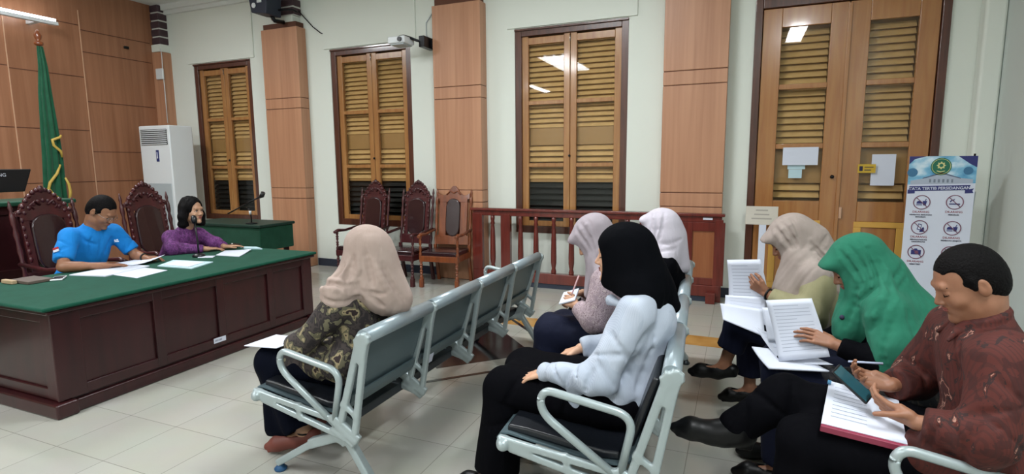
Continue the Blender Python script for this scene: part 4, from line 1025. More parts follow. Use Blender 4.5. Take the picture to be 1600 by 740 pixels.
# ------------------------------------------------------------------ side table, microphones
t = thing('side_table', 'small table under a dark green cover beyond the desk end', 'table', (-6.0, 5.25, 0))
MB().box((-6.75, 5.0, .5), (-5.46, 5.55, .80)).obj('table_apron', M['greencloth2'], t, bev=.012)
MB().box((-6.77, 4.98, .80), (-5.44, 5.57, .835)).obj('table_top', plain('green_cover_dark', '0f2f26', .5), t, bev=.01)
for x_ in (-6.7, -5.55):
    for y_ in (5.05, 5.45): MB().box((x_, y_, 0), (x_+.05, y_+.05, .52)).obj('leg', M['maroon'], t)
t = thing('boom_microphone', 'black boom microphone on the green-covered side table', 'microphone', (-5.70, 5.1, .835))
m = MB(); m.tube([(-5.70, 5.1, .835), (-5.70, 5.1, 1.0), (-5.78, 5.1, 1.04)], .008); m.tube([(-5.98, 5.0, .965), (-5.40, 5.0, 1.195)], .009); m.obj('microphone_stand', M['blackmetal'], t)
MB().lathe([(.07, 0), (.07, .015), (.02, .02)], (-5.70, 5.1, .835)).obj('microphone_base', M['blackmetal'], t)
MB().tube([(-5.42, 5.0, 1.185), (-5.385, 5.0, 1.20), (-5.36, 5.0, 1.24)], [.02, .028, .026]).obj('microphone_head', M['black'], t)
MB().tube([(-5.70, 5.09, .955), (-5.70, 5.09, 1.0)], .015).obj('stand_clip', M['white'], t)
t = thing('desk_microphone', 'black gooseneck microphone in front of the woman in purple', 'microphone', (-4.68, 3.56, .717))
MB().lathe([(.055, 0), (.055, .018), (.03, .03), (.014, .035)], (-4.68, 3.56, .717)).obj('microphone_base', M['black'], t)
MB().tube([(-4.68, 3.56, .74), (-4.68, 3.56, .85), (-4.69, 3.56, .95), (-4.735, 3.585, 1.045)], .008).obj('gooseneck', M['black'], t)
MB().tube([(-4.725, 3.58, 1.035), (-4.745, 3.59, 1.068), (-4.76, 3.60, 1.092)], [.02, .028, .022]).obj('microphone_head', M['black'], t)
# ------------------------------------------------------------------ roll-up banner with the house rules
BXa, BXb, BY, BZ0, BZ1 = 1.425, 1.925, 6.05, .08, 1.60
t = thing('banner', 'white roll-up banner with prohibition signs and a green emblem', 'banner', ((BXa+BXb)/2, BY, 0))
MB().box((BXa, BY-.002, BZ0), (BXb, BY+.002, BZ1)).obj('banner_sheet', M['paper'], t)
MB().box((BXa-.02, BY-.05, 0), (BXb+.02, BY+.08, .08)).obj('banner_base', M['metal'], t, bev=.01)
MB().tube([(1.91, BY+.03, .06), (1.91, BY+.03, 1.62)], .008).obj('banner_pole', M['blackmetal'], t)
bw = BXb-BXa
def flat(name, poly, mt, k=1, par=t): 
    m = MB().prism([(BXa+u*bw, z) for u, z in poly], BY-.0025-.0006*k, BY-.002, 'y'); return m.obj(name, mt, par)
def disc(cx, cz, r, n=28): return [(cx+r*math.cos(2*math.pi*i/n)/bw, cz+r*math.sin(2*math.pi*i/n)) for i in range(n)]
mm, nt, b = newmat('banner_sky'); v = coords(nt, (3, 3, 5)); n = nd(nt, 'ShaderNodeTexNoise', Scale=1.4, Detail=4.); nt.links.new(v, n.inputs['Vector'])
r_ = ramp(nt, [(.38, '3f86b5'), (.50, '7fb9d6'), (.62, 'dbe9f2')]); nt.links.new(n.outputs['Fac'], r_.inputs['Fac']); nt.links.new(r_.outputs['Color'], b.inputs['Base Color']); b.inputs['Roughness'].default_value = .5
navy = plain('banner_navy', '2c2f6e', .5); pgreen = plain('emblem_green', '1f6b52', .5); pgold = plain('emblem_gold', 'd6cf8f', .5); mauve = plain('sign_mauve', '7a4a60', .5); pgrey = plain('banner_building_grey', 'a9b2c2', .6); pdk = plain('banner_tree_blue', '3b6f94', .6)
flat('sky_print', [(0, 1.345), (1, 1.36), (1, BZ1), (0, BZ1)], mm)
flat('corner_print', [(0, 1.53), (.08, 1.575), (.25, BZ1), (0, BZ1)], navy, 2); flat('corner_print', [(1, 1.50), (.9, 1.53), (.72, BZ1), (1, BZ1)], navy, 2)
flat('tree_print', disc(.06, 1.455, .04), pdk, 2); flat('tree_print', disc(.88, 1.47, .035), pdk, 2)
flat('building_print', [(.04, 1.345), (.96, 1.36), (.96, 1.395), (.72, 1.41), (.5, 1.445), (.28, 1.405), (.04, 1.38)], pgrey, 3)
flat('roof_print', [(.22, 1.398), (.5, 1.443), (.78, 1.40), (.78, 1.408), (.5, 1.457), (.22, 1.406)], plain('banner_roof', '5f6b84', .6), 4)
for k in range(6): flat('window_print', [(.32+k*.065, 1.365), (.35+k*.065, 1.365), (.35+k*.065, 1.395), (.32+k*.065, 1.395)], plain('banner_window', '77808f', .6), 4)
em = flat('emblem_disc', disc(.48, 1.508, .078), pgreen, 4)
ring_ = MB(); ring_.tube([(BXa+.48*bw+.068*math.cos(a_), BY-.0055, 1.508+.068*math.sin(a_)) for a_ in np.linspace(0, 2*math.pi, 33)[:-1]], .0022, 6, closed=True); ring_.obj('emblem_ring', pgold, em)
star = []
for k in range(16): rr = .036 if k % 2 == 0 else .024; a_ = 2*math.pi*k/16; star.append((.48+rr*math.cos(a_)/bw, 1.518+rr*math.sin(a_)))
flat('emblem_star', star, pgold, 6, em); flat('emblem_star_centre', disc(.48, 1.518, .015), pgreen, 7, em)
flat('emblem_garland', [(.42, 1.466), (.48, 1.455), (.54, 1.466), (.54, 1.473), (.48, 1.464), (.42, 1.473)], pgold, 6, em)
flat('ribbon', [(.03, 1.285), (.03, 1.33), (.93, 1.345), (.93, 1.30)], navy, 3); flat('ribbon_tail', [(-.0+.01, 1.262), (.12, 1.266), (.12, 1.29), (.01, 1.30)], navy, 2); flat('ribbon_tail', [(.86, 1.27), (.985, 1.274), (.965, 1.293), (.985, 1.315), (.86, 1.30)], navy, 2)
link('ribbon_lettering', text_mesh('TATA TERTIB PERSIDANGAN', .035, (BXa+.48*bw, BY-.0052, 1.302), (1, 0, .03), (0, 0, 1), .0006, bold=.0006), M['paper'], t)
def nosign(cu, cz, kind, words):
    r = .062; s = MB(); c = (BXa+cu*bw, cz)
    s.tube([(c[0]+r*math.cos(a_), BY-.004, c[1]+r*math.sin(a_)) for a_ in np.linspace(0, 2*math.pi, 37)[:-1]], .004, 6, closed=True)
    s.tube([(c[0]-r*.7, BY-.0045, c[1]+r*.7), (c[0]+r*.7, BY-.0045, c[1]-r*.7)], .0035, 6); sg = s.obj('prohibition_sign', mauve, t)
    P = lambda L: [(cu+a2/bw, cz+b2) for a2, b2 in L]
    if kind == 'food':
        flat('burger_icon', P([(-.04, -.028), (.005, -.028), (.005, -.02), (-.04, -.02)]), navy, 2, sg); flat('burger_icon', P([(-.04, -.014), (.005, -.014), (0, .006), (-.012, .012), (-.028, .012), (-.037, .004)]), navy, 2, sg)
        flat('cup_icon', P([(.012, -.028), (.032, -.028), (.04, .012), (.006, .012)]), navy, 2, sg); flat('straw_icon', P([(.022, .012), (.028, .012), (.036, .03), (.03, .032)]), navy, 2, sg)
    if kind == 'smoke':
        flat('cigarette_icon', P([(-.04, -.022), (.04, -.022), (.04, -.012), (-.04, -.012)]), navy, 2, sg); flat('smoke_icon', P([(-.03, -.002), (-.02, .014), (-.005, .016), (.0, .032), (-.01, .024), (-.026, .022), (-.038, .004)]), navy, 2, sg)
    if kind == 'phone':
        flat('phone_icon', P([(-.02, -.02), (.008, -.03), (.018, .026), (-.01, .036)]), navy, 2, sg); flat('phone_screen_icon', P([(-.013, -.014), (.005, -.02), (.012, .02), (-.006, .027)]), M['paper'], 3, sg); flat('hand_icon', P([(.0, -.044), (.034, -.04), (.036, -.01), (.028, .006), (.02, -.008), (.008, -.024)]), navy, 3, sg)
    if kind == 'camera':
        flat('camera_icon', P([(-.038, -.024), (.038, -.024), (.038, .02), (.012, .02), (.006, .032), (-.014, .032), (-.018, .02), (-.038, .02)]), navy, 2, sg); flat('lens_icon', disc(cu+.004/bw, cz-.002, .015), mauve, 3, sg)
    link('sign_heading', text_mesh('DILARANG', .026, (c[0], BY-.003, cz-.097), (1, 0, 0), (0, 0, 1), .0006, bold=.0004), plain('banner_red', '8c3a48', .6), t)
    for k, wd_ in enumerate(words): link('sign_lettering', text_mesh(wd_, .0165, (c[0], BY-.003, cz-.120-.02*k), (1, 0, 0), (0, 0, 1), .0006, bold=.0006), M['darkink'], t)
nosign(.24, 1.185, 'food', ('MEMBAWA MAKANAN', 'MINUMAN')); nosign(.73, 1.190, 'smoke', ('MEROKOK',))
nosign(.24, .955, 'phone', ('MENGGUNAKAN', 'HANDPHONE')); nosign(.73, .955, 'food', ('MEMBAWA SENJATA',)); nosign(.22, .725, 'camera', ('MEMOTRET',)); nosign(.73, .725, 'phone', ('BERBICARA',))
# pole leaning in the corner
o = MB().tube([(2.04, 6.42, 1.27), (1.99, 6.40, .4), (1.97, 6.38, 0)], .014).obj('broom_handle', M['acgrey'], None); tag(o, 'thin grey pole leaning in the corner right of the banner', 'pole')
# notices on the door
dy = WY+.02-.031
def notice(name, x0, x1, z0, z1, mt, label, y=dy, th=.0012): o = MB().box((x0, y-th, z0), (x1, y, z1)).obj(name, mt, None); return tag(o, label, 'notice')
dyf = WY+.02-.006
notice('paper_notice', .42, .76, 1.525, 1.715, M['paper'], 'blank white landscape sheet on the left door leaf', y=dy-.0)
notice('paper_notice', .475, .645, 1.48, 1.527, M['paperblue'], 'narrow pale strip taped just under the landscape sheet', y=dyf)
notice('paper_notice', .487, .617, 1.385, 1.478, M['paperblue'], 'small pale green slip lowest on the left door leaf', y=dyf)
notice('paper_notice', 1.255, 1.465, 1.31, 1.63, M['paper'], 'tall white sheet on the right door leaf', y=dyf)
o = notice('door_sticker', 1.13, 1.29, 1.44, 1.53, plain('sticker_yellow', 'c9a52f', .5), 'small yellow sticker on the right door leaf', y=dy-.002)
for k, wd_ in enumerate((.08, .06)): MB().box((1.19, dy-.0045, 1.495-.03*k), (1.19+wd_, dy-.003, 1.503-.03*k)).obj('sticker_print', M['darkink'], o)
MB().box((1.145, dy-.0045, 1.46), (1.175, dy-.003, 1.51)).obj('sticker_icon', M['darkink'], o)
t = thing('sign_stand', 'white T-shaped sign stand beside the door frame', 'sign', (.22, 6.5, 0))
MB().box((.075, 6.49, .885), (.395, 6.505, 1.085)).obj('sign_board', plain('sign_cream', 'cfc9bd', .6), t, bev=.003)
MB().box((.215, 6.492, .03), (.285, 6.503, .89)).obj('sign_post', M['paper'], t); MB().box((.10, 6.40, 0), (.40, 6.6, .03)).obj('sign_foot', M['paper'], t, bev=.006)
gl_ = plain('sign_print_grey', 'a9a39a', .7)
for k, wd_ in enumerate((.12, .15, .2)): MB().box((.235-wd_/2, 6.4885, 1.035-k*.045), (.235+wd_/2, 6.4895, 1.05-k*.045)).obj('sign_print', gl_, t)
# ------------------------------------------------------------------ things on the desk
ZT = .717
def sheet_paper(name, pts, z, mt, label, group=None, th=.004, curl=0):
    """loose sheet: four corners (x,y), slightly lifted corner for curl"""
    n_ = 9; P = [np.array(p, float) for p in pts]; m = MB(); up = []; 
    for i in range(n_):
        for j in range(n_):
            u_, v_ = i/(n_-1), j/(n_-1); p = (1-u_)*(1-v_)*P[0]+u_*(1-v_)*P[1]+u_*v_*P[2]+(1-u_)*v_*P[3]
            up.append((p[0], p[1], z+curl*(u_*v_)**2+(p[2] if len(p) > 2 else 0)))
    N2 = n_*n_; vs = [(x, y, q+th) for x, y, q in up]+up; fs = []
    for i in range(n_-1):
        for j in range(n_-1): a2 = i*n_+j; fs += [(a2, a2+1, a2+n_+1, a2+n_), (N2+a2, N2+a2+n_, N2+a2+n_+1, N2+a2+1)]
    ed = [i*n_ for i in range(n_)]+[(n_-1)*n_+j for j in range(1, n_)]+[i*n_+n_-1 for i in range(n_-2, -1, -1)]+[j for j in range(n_-2, 0, -1)]
    for a2, b2 in zip(ed, ed[1:]+ed[:1]): fs.append((a2, b2, N2+b2, N2+a2))
    m.add(vs, fs, False); o = m.obj(name, mt, None); return tag(o, label, 'paper', group)
# ================================================================== PEOPLE
F_camo = blotch('batik_olive', [(0, '6b6650'), (.36, '262021'), (.44, '3b3230'), (.50, '211b1c'), (.54, '5f5a45'), (.60, '978868'), (.67, '2c1d1c')], 17, dist=.3, detail=2.5)
F_beigepink = cloth('headscarf_beige_pink', 'a9968d', .025, .3); F_black = cloth('headscarf_black', '08090d', .005, .25, .8, 0)
F_lightblue = blotch('shirt_light_blue', [(0, 'b0b9c8'), (.5, 'b8c0ce')], 3, ('8c98b0', 150, .25, 'xy'))
F_blackcl = cloth('black_trousers', '08080c', .004, .25, .8, 0); F_navy = cloth('navy_skirt', '0d1228', .006, .25, .8, 0)
F_mauve = cloth('headscarf_mauve', 'a1979e', .025, .3); F_print = blotch('blouse_print', [(0, '94828a'), (.45, 'ad9ba0'), (.55, '7f6c74'), (.62, 'b8a8aa')], 60, dist=.5)
F_white = cloth('headscarf_white', 'c4bec8', .02, .3); F_greige = cloth('headscarf_greige', '9d9089', .025, .3); F_sage = cloth('jacket_sage', '8f8a6a', .025, .3)
F_green = cloth('headscarf_green', '2a7059', .02, .3); F_darkprint = blotch('dark_printed_dress', [(0, '1a1a20'), (.55, '34302e'), (.66, '4d463c')], 30)
F_batik = blotch('batik_brown', [(0, '3f130e'), (.44, '501c14'), (.585, '2a1413'), (.63, '5c241a'), (.66, 'b08474'), (.685, '401612')], 15, ('2f110e', 85, .35, 'xy'), dist=.9, detail=4.)
F_blue = cloth('tshirt_blue', '1478c4', .02, .35, .8); F_purple = blotch('blouse_purple', [(0, '4b1f52'), (.45, '5f2a66'), (.56, '7a4180'), (.62, '552259')], 40, dist=1.)
F_blackshoe = plain('black_leather_shoe', '08080a', .42, spec=.3); F_rust = plain('rust_suede_shoe', '6d352a', .6)
def tr(*pts): return [V3(*p) for p in pts]

# --- woman in a beige-pink headscarf on the front bench, seen from behind
J = dict(pel=(-1.80, 2.27, .53), ch=(-1.80, 2.28, .86), nk=(-1.79, 2.28, .95), shN=(-1.82, 2.12, .865), shF=(-1.80, 2.44, .865),
         elN=(-2.01, 2.05, .66), wrN=(-2.20, 2.17, .615), elF=(-1.98, 2.52, .64), wrF=(-2.20, 2.38, .61),
         knN=(-2.31, 2.14, .50), anN=(-2.13, 2.16, .13), toN=(-2.32, 2.09, .045), knF=(-2.31, 2.40, .50), anF=(-2.22, 2.42, .10), toF=(-2.42, 2.42, .03))
H = Head((-1.775, 2.28, 1.115), 168, 12, 0, 1.06)
r = person('woman_front', 'woman in beige pink headscarf and olive batik seated on the front bench', J, H, SKIN['tan'], True,
           dict(N=dict(d=(-1, .35, -.35), n=(-.25, 0, 1), side=1), F=dict(d=(-1, -.35, -.3), n=(-.25, 0, 1), side=-1)), feetfine='N')
b = Blob(); body_core(b, J, 1.0, .018); sleeve(b, J, 'N', .075, .064, .05); sleeve(b, J, 'F', .075, .064, .05)
b.cap((-1.83, 2.16, .56), (-2.16, 2.16, .53), .115, .085, .04); b.cap((-1.83, 2.38, .56), (-2.16, 2.38, .53), .115, .085, .04)
blob_obj('batik_tunic', b, .0085, F_camo, r, disp=folds(.006, 26, 1))
b = Blob(); trouser(b, J, 'N', .10, .09, .10, .96, cut=False); trouser(b, J, 'F', .10, .09, .10, .96); b.cut((-2.16, 2.16, .15), (.5, 0, -1), .16)
b.cap((-2.33, 2.16, .45), (-2.31, 2.17, .13), .07, .085, .05); b.cut((-2.3, 2.2, .085), (0, 0, -1), .2)
blob_obj('trousers', b, .009, cloth('wide_trousers_black_navy', '0a0d18', .005, .25, .8, 0), r, disp=folds(.006, 24, 2))
b = Blob(); hijab_head(b, H); b.cap((-1.79, 2.28, 1.02), (-1.82, 2.12, .92), .095, .085, .06); b.cap((-1.79, 2.28, 1.02), (-1.80, 2.44, .90), .095, .085, .06)
b.cap((-1.70, 2.28, 1.08), (-1.66, 2.28, .90), .095, .105, .06); b.cap((-1.68, 2.27, .93), (-1.585, 2.30, .855), .10, .045, .05); b.ell((-1.88, 2.28, .92), (.10, .15, .10), None, .05); b.cap((-1.71, 2.28, 1.14), (-1.60, 2.30, .89), .085, .07, .05); P1F = True
b.cut((-1.86, 2.08, .885), (-.35, -.4, -1), .17); b.cut((-2.0, 2.28, .86), (-1, 0, -.7), .12); hijab_open(b, H)
b.rolls([[(-1.90, 2.14, 1.0), (-1.83, 2.10, .985), (-1.76, 2.10, .99), (-1.70, 2.12, 1.01)], [(-1.92, 2.10, .95), (-1.84, 2.06, .965), (-1.74, 2.08, .95), (-1.62, 2.15, .91)], [(-1.80, 2.12, 1.10), (-1.79, 2.12, 1.05), (-1.80, 2.13, 1.0)], [(-1.73, 2.12, 1.13), (-1.71, 2.12, 1.06), (-1.73, 2.13, .99)], [(-1.63, 2.16, 1.10), (-1.59, 2.18, 1.0), (-1.56, 2.22, .90)]], .015, .012, .006)
b.creases([[(-1.93, 2.12, .985), (-1.86, 2.08, .975), (-1.78, 2.09, .975), (-1.70, 2.10, .99)], [(-1.72, 2.08, .97), (-1.66, 2.10, .945), (-1.58, 2.16, .93)], [(-1.83, 2.12, 1.10), (-1.82, 2.12, 1.04), (-1.83, 2.12, .995)], [(-1.765, 2.12, 1.12), (-1.755, 2.12, 1.05), (-1.77, 2.12, .995)], [(-1.68, 2.13, 1.15), (-1.655, 2.14, 1.06), (-1.64, 2.14, .98)], [(-1.60, 2.2, 1.08), (-1.565, 2.22, .98), (-1.54, 2.26, .89)], [(-1.88, 2.06, .93), (-1.80, 2.04, .91), (-1.70, 2.10, .89)], [(-1.66, 2.10, .92), (-1.62, 2.14, .88), (-1.6, 2.18, .86)]], .008, .018)
blob_obj('headscarf', b, .005, F_beigepink, r, disp=drape(H, (-1.76, 2.28, .97), .006, 11, 3))
shoe(r, J, 'N', F_rust); shoe(r, J, 'F', F_rust)
m = MB(); m.tube([V3(*J['anN'])+.038*V3(math.cos(a_), math.sin(a_), -.1) for a_ in np.linspace(0, 2*math.pi, 17)[:-1]], .006, 6, closed=True); m.obj('anklet_strap', F_blackshoe, r)
lap1 = sheet_paper('paper_sheet', [(-2.42, 2.06, 0), (-2.18, 2.05, .02), (-2.16, 2.24, .02), (-2.41, 2.27, 0)], .603, M['paper'], 'white sheet on the lap of the woman in beige pink headscarf', th=.003)

# --- woman in the black headscarf, middle bench
J = dict(pel=(-.43, 2.36, .53), ch=(-.37, 2.41, .90), nk=(-.40, 2.40, 1.0), shN=(-.375, 2.24, .94), shF=(-.38, 2.59, .94),
         elN=(-.50, 2.14, .675), wrN=(-.735, 2.18, .655), elF=(-.47, 2.68, .68), wrF=(-.70, 2.56, .645),
         knN=(-.965, 2.215, .535), anN=(-1.00, 2.20, .11), toN=(-1.20, 2.18, .04), knF=(-.965, 2.48, .535), anF=(-1.02, 2.50, .11), toF=(-1.22, 2.52, .04))
H = Head((-.470, 2.40, 1.160), 187, 6, 0, 1.08)
r = person('woman_black', 'woman in black headscarf and pale blue striped shirt on the middle bench', J, H, SKIN['light'], True,
           dict(N=dict(d=(-1, .05, -.32), n=(-.3, -.1, 1), side=1, curl=(.12, .22, .15), thumb=(.9, .35, -.2)), F=dict(d=(-1, -.2, -.35), n=(-.3, 0, 1), side=-1)), arm=1.0)
b = Blob(); body_core(b, J, 1.0, .02); sleeve(b, J, 'N', .082, .070, .045, 1.0); sleeve(b, J, 'F', .082, .070, .045, 1.0)
b.cap((-.43, 2.30, .56), (-.60, 2.24, .55), .125, .09, .05); b.cap((-.43, 2.45, .56), (-.58, 2.50, .55), .12, .09, .05); b.cap((-.72, 2.178, .656), (-.752, 2.182, .653), .041, .041, .002)
b.cap((-.37, 2.37, .62), (-.345, 2.40, .86), .105, .11, .05)
limb_folds(b, J['shN'], J['elN'], .08, (.45, .65, .85)); limb_folds(b, J['elN'], J['wrN'], .065, (.08, .3, .5, .75), slant=.03)
b.creases([[(-.31, 2.2, .90), (-.36, 2.18, .78), (-.38, 2.2, .66)], [(-.27, 2.25, .86), (-.30, 2.22, .74), (-.36, 2.2, .62)], [(-.46, 2.2, .60), (-.52, 2.16, .58), (-.6, 2.14, .57)], [(-.36, 2.2, .58), (-.42, 2.18, .52), (-.46, 2.17, .47)]], .006, .02)
blob_obj('striped_shirt', b, .0075, F_lightblue, r, fine=[((-.62, 2.17, .66), .16, .0045)], disp=folds(.0065, 24, 11, (1, 1, .7)))
b = Blob(); trouser(b, J, 'N', .115, .095, .105, .97); trouser(b, J, 'F', .115, .095, .105, .97); b.cap((-.6, 2.35, .53), (-.97, 2.35, .53), .07, .08, .06); limb_folds(b, (-.5, 2.26, .53), J['knN'], .11, (.3, .6, .85), out=(0, -1, .6), r=.006); limb_folds(b, J['knN'], J['anN'], .11, (.12, .3), out=(.5, -1, 0), r=.006)
blob_obj('trousers', b, .009, F_blackcl, r, disp=folds(.005, 20, 12))
b = Blob(); hijab_head(b, H, chin=.8); b.cap((-.42, 2.40, 1.05), (-.40, 2.40, .985), .105, .118, .06); b.cap((-.35, 2.41, 1.06), (-.25, 2.44, .935), .095, .035, .05)
b.cap((-.38, 2.33, 1.0), (-.36, 2.46, 1.0), .10, .10, .05); b.cut((-.44, 2.33, .985), (-.30, -.15, -1), .17); b.ell(H.p(0, -.045, -.02), H.e(.102, .105, .12), H.B, .04); hijab_open(b, H, .078, .090, -.022, .124, .062)
blob_obj('headscarf', b, .0055, F_black, r, disp=drape(H, (-.39, 2.40, 1.0), .007, 8, 13))
face_extras(r, H)
b = Blob(); b.cap((-.50, 2.33, .965), (-.43, 2.25, .965), .02, .014, .02); b.cap((-.50, 2.33, .965), (-.53, 2.42, .93), .02, .014, .02); blob_obj('shirt_collar', b, .005, F_lightblue, r)
b = Blob(); trouser(b, J, 'N', .04, .04, .04, .5) if 0 else None
shoe(r, J, 'N', F_blackshoe, h=.006); shoe(r, J, 'F', F_blackshoe, h=.006)

# --- woman writing, second seat of the middle bench
J = dict(pel=(-.52, 3.06, .53), ch=(-.63, 3.06, .88), nk=(-.67, 3.06, .965), shN=(-.65, 2.90, .915), shF=(-.64, 3.22, .90),
         elN=(-.70, 2.84, .715), wrN=(-.83, 2.93, .765), elF=(-.70, 3.28, .70), wrF=(-.84, 3.12, .79),
         knN=(-.985, 2.97, .585), anN=(-1.00, 2.99, .12), toN=(-1.20, 2.98, .04), knF=(-.98, 3.18, .55), anF=(-1.0, 3.2, .10), toF=(-1.2, 3.2, .04))
H = Head((-.765, 3.06, 1.130), 183, 38, 0, 1.06)
r = person('woman_writing', 'woman in mauve headscarf and printed blouse writing on a small pad', J, H, SKIN['tan'], True,
           dict(N=dict(d=(-1, .35, .25), n=(-.2, -.7, .6), side=1, curl=(.7, .9, .5), sc=.9), F=dict(d=(-1, -.9, .15), n=(.1, .3, 1), side=-1, curl=(.8, .9, .6), sc=.9)))
b = Blob(); body_core(b, J, .95, .02); sleeve(b, J, 'N', .08, .07, .045, .92); sleeve(b, J, 'F', .08, .07, .045, .92); b.ell((-.62, 3.05, .60), (.15, .17, .12), None, .05)
blob_obj('printed_blouse', b, .009, F_print, r, disp=folds(.005, 26, 21))
b = Blob(); trouser(b, J, 'N', .12, .10, .12, .98); trouser(b, J, 'F', .12, .10, .12, .98); b.cap((-.98, 3.07, .52), (-1.0, 3.09, .2), .12, .12, .06); b.cap((-.6, 3.07, .53), (-.97, 3.07, .55), .1, .10, .06)
b.cut((-1.0, 3.08, .12), (0, 0, -1), .25); blob_obj('skirt', b, .010, F_navy, r, disp=folds(.006, 20, 22))
b = Blob(); hijab_head(b, H, .022); b.cap((-.70, 3.06, 1.05), (-.66, 2.92, .94), .085, .06, .06); b.cap((-.70, 3.06, 1.05), (-.65, 3.2, .93), .085, .06, .06); b.cap((-.62, 3.06, 1.10), (-.58, 3.06, .93), .09, .08, .06)
wraps(b, H, -1, .014); b.cap((-.74, 2.98, 1.0), (-.76, 2.95, .83), .045, .03, .04); b.cap((-.74, 3.1, 1.0), (-.78, 3.12, .84), .045, .03, .04); hijab_open(b, H)
blob_obj('headscarf', b, .0065, F_mauve, r, disp=drape(H, (-.68, 3.06, 1.0), .008, 9, 23)); face_extras(r, H)
shoe(r, J, 'N', F_blackshoe, h=.007); shoe(r, J, 'F', F_blackshoe, h=.007)
PAD = unit((-.35, -.3, 1)); ex_ = unit(np.cross((0, 1, 0), PAD)); ey_ = np.cross(PAD, ex_)
o = MB().obox((-.885, 2.985, .797), (ex_, ey_, PAD), (.05, .07, .004)).obj('notepad', M['paper'], None, bev=.001); tag(o, 'small white pad under the hand of the writing woman', 'notepad')
o = MB().tube([(-.868, 2.965, .808), (-.860, 2.967, .828), (-.824, 2.968, .928)], [.0015, .0045, .0045], 8).obj('pen', plain('pen_pink', 'c9a0a4', .4), None); tag(o, 'pale pen held by the writing woman in mauve headscarf', 'pen')

# --- woman in the white headscarf, far seat
J = dict(pel=(-.42, 3.66, .53), ch=(-.42, 3.66, .86), nk=(-.43, 3.66, .96), shN=(-.42, 3.50, .905), shF=(-.42, 3.82, .905),
         elN=(-.52, 3.44, .68), wrN=(-.75, 3.5, .64), elF=(-.52, 3.9, .68), wrF=(-.75, 3.82, .64),
         knN=(-.98, 3.55, .53), anN=(-1.0, 3.55, .1), toN=(-1.2, 3.55, .04), knF=(-.98, 3.76, .53), anF=(-1.0, 3.76, .1), toF=(-1.2, 3.76, .04))
H = Head((-.475, 3.66, 1.130), 172, 5, 0, 1.05)
r = person('woman_white', 'woman in white headscarf and black clothes on the farthest occupied seat', J, H, SKIN['tan'], True, dict(N=dict(d=(-1, .1, -.3), n=(-.2, 0, 1), side=1), F=dict(d=(-1, -.1, -.3), n=(-.2, 0, 1), side=-1)))
b = Blob(); body_core(b, J, 1.0, .02); sleeve(b, J, 'N'); sleeve(b, J, 'F'); blob_obj('black_blazer', b, .010, F_blackcl, r, disp=folds(.005, 24, 31))
b = Blob(); trouser(b, J, 'N'); trouser(b, J, 'F'); blob_obj('trousers', b, .011, F_blackcl, r)
b = Blob(); hijab_head(b, H, .01); b.cap((-.44, 3.66, 1.05), (-.42, 3.54, .945), .09, .07, .06); b.cap((-.44, 3.66, 1.05), (-.42, 3.78, .945), .09, .07, .06); b.cap((-.40, 3.66, 1.08), (-.35, 3.66, .90), .10, .075, .06)
wraps(b, H, -1, .014); b.cut((-.38, 3.6, .86), (0, -.2, -1), .15); hijab_open(b, H); blob_obj('headscarf', b, .007, F_white, r, disp=drape(H, (-.42, 3.66, .99), .009, 9, 33)); face_extras(r, H)
shoe(r, J, 'N', F_blackshoe, h=.008); shoe(r, J, 'F', F_blackshoe, h=.008)

# --- woman in greige headscarf and sage jacket holding a sheaf of papers, right bench
J = dict(pel=(.53, 3.48, .54), ch=(.44, 3.49, .86), nk=(.385, 3.50, .965), shN=(.42, 3.335, .89), shF=(.40, 3.66, .89),
         elN=(.385, 3.22, .745), wrN=(.165, 3.34, .825), elF=(.30, 3.72, .68), wrF=(.12, 3.58, .70),
         knN=(.035, 3.43, .600), anN=(-.04, 3.46, .33), toN=(-.225, 3.49, .262), knF=(.10, 3.62, .54), anF=(.115, 3.62, .145), toF=(-.045, 3.63, .065))
H = Head((.285, 3.50, 1.115), 182, 34, 0, 1.10)
r = person('woman_greige', 'woman in greige headscarf and sage jacket reading a raised sheet', J, H, SKIN['brown'], True,
           dict(N=dict(d=(-.85, .25, .55), n=(-.5, -.75, -.3), side=1, curl=(.45, .55, .35), sc=1.0), F=dict(d=(-1, -.4, .1), n=(0, .6, -.7), side=-1, curl=(.5, .5, .3))), feetfine='NF', leg=.92)
b = Blob(); body_core(b, J, 1.0, .022); sleeve(b, J, 'N', .085, .075, .048, .93); sleeve(b, J, 'F', .085, .075, .048, .93); b.ell((.50, 3.48, .60), (.17, .20, .14), None, .05)
blob_obj('sage_jacket', b, .0085, F_sage, r, disp=folds(.006, 24, 41))
b = Blob(); trouser(b, J, 'N', .105, .082, .075, .60); trouser(b, J, 'F', .105, .085, .075, .80); blob_obj('trousers', b, .009, F_navy, r, disp=folds(.004, 22, 42))
b = Blob(); hijab_head(b, H, .030); b.cap((.36, 3.50, 1.03), (.41, 3.36, .93), .09, .075, .06); b.cap((.36, 3.50, 1.03), (.40, 3.63, .93), .09, .07, .06); b.cap((.40, 3.5, 1.12), (.53, 3.46, .90), .09, .07, .06); b.cap((.50, 3.42, .95), (.555, 3.40, .80), .07, .05, .05)
wraps(b, H, -1, .018); ridges(b, [[(.30, 3.41, 1.02), (.42, 3.38, 1.03), (.52, 3.37, .93), (.56, 3.36, .83)], [(.33, 3.40, .98), (.44, 3.32, .95), (.50, 3.30, .84)], [(.26, 3.40, .99), (.25, 3.37, .88), (.24, 3.38, .80)], [(.34, 3.38, .96), (.36, 3.31, .86), (.36, 3.27, .72)], [(.38, 3.42, 1.13), (.48, 3.40, 1.02), (.56, 3.39, .90)]]); b.cap((.33, 3.42, 1.0), (.30, 3.36, .80), .07, .05, .05); b.cap((.30, 3.47, 1.0), (.24, 3.42, .84), .06, .045, .05); b.cap((.40, 3.34, .95), (.42, 3.27, .70), .06, .055, .05); hijab_open(b, H)
blob_obj('headscarf', b, .006, F_greige, r, disp=drape(H, (.40, 3.50, 1.02), .006, 13, 43, .6)); face_extras(r, H)
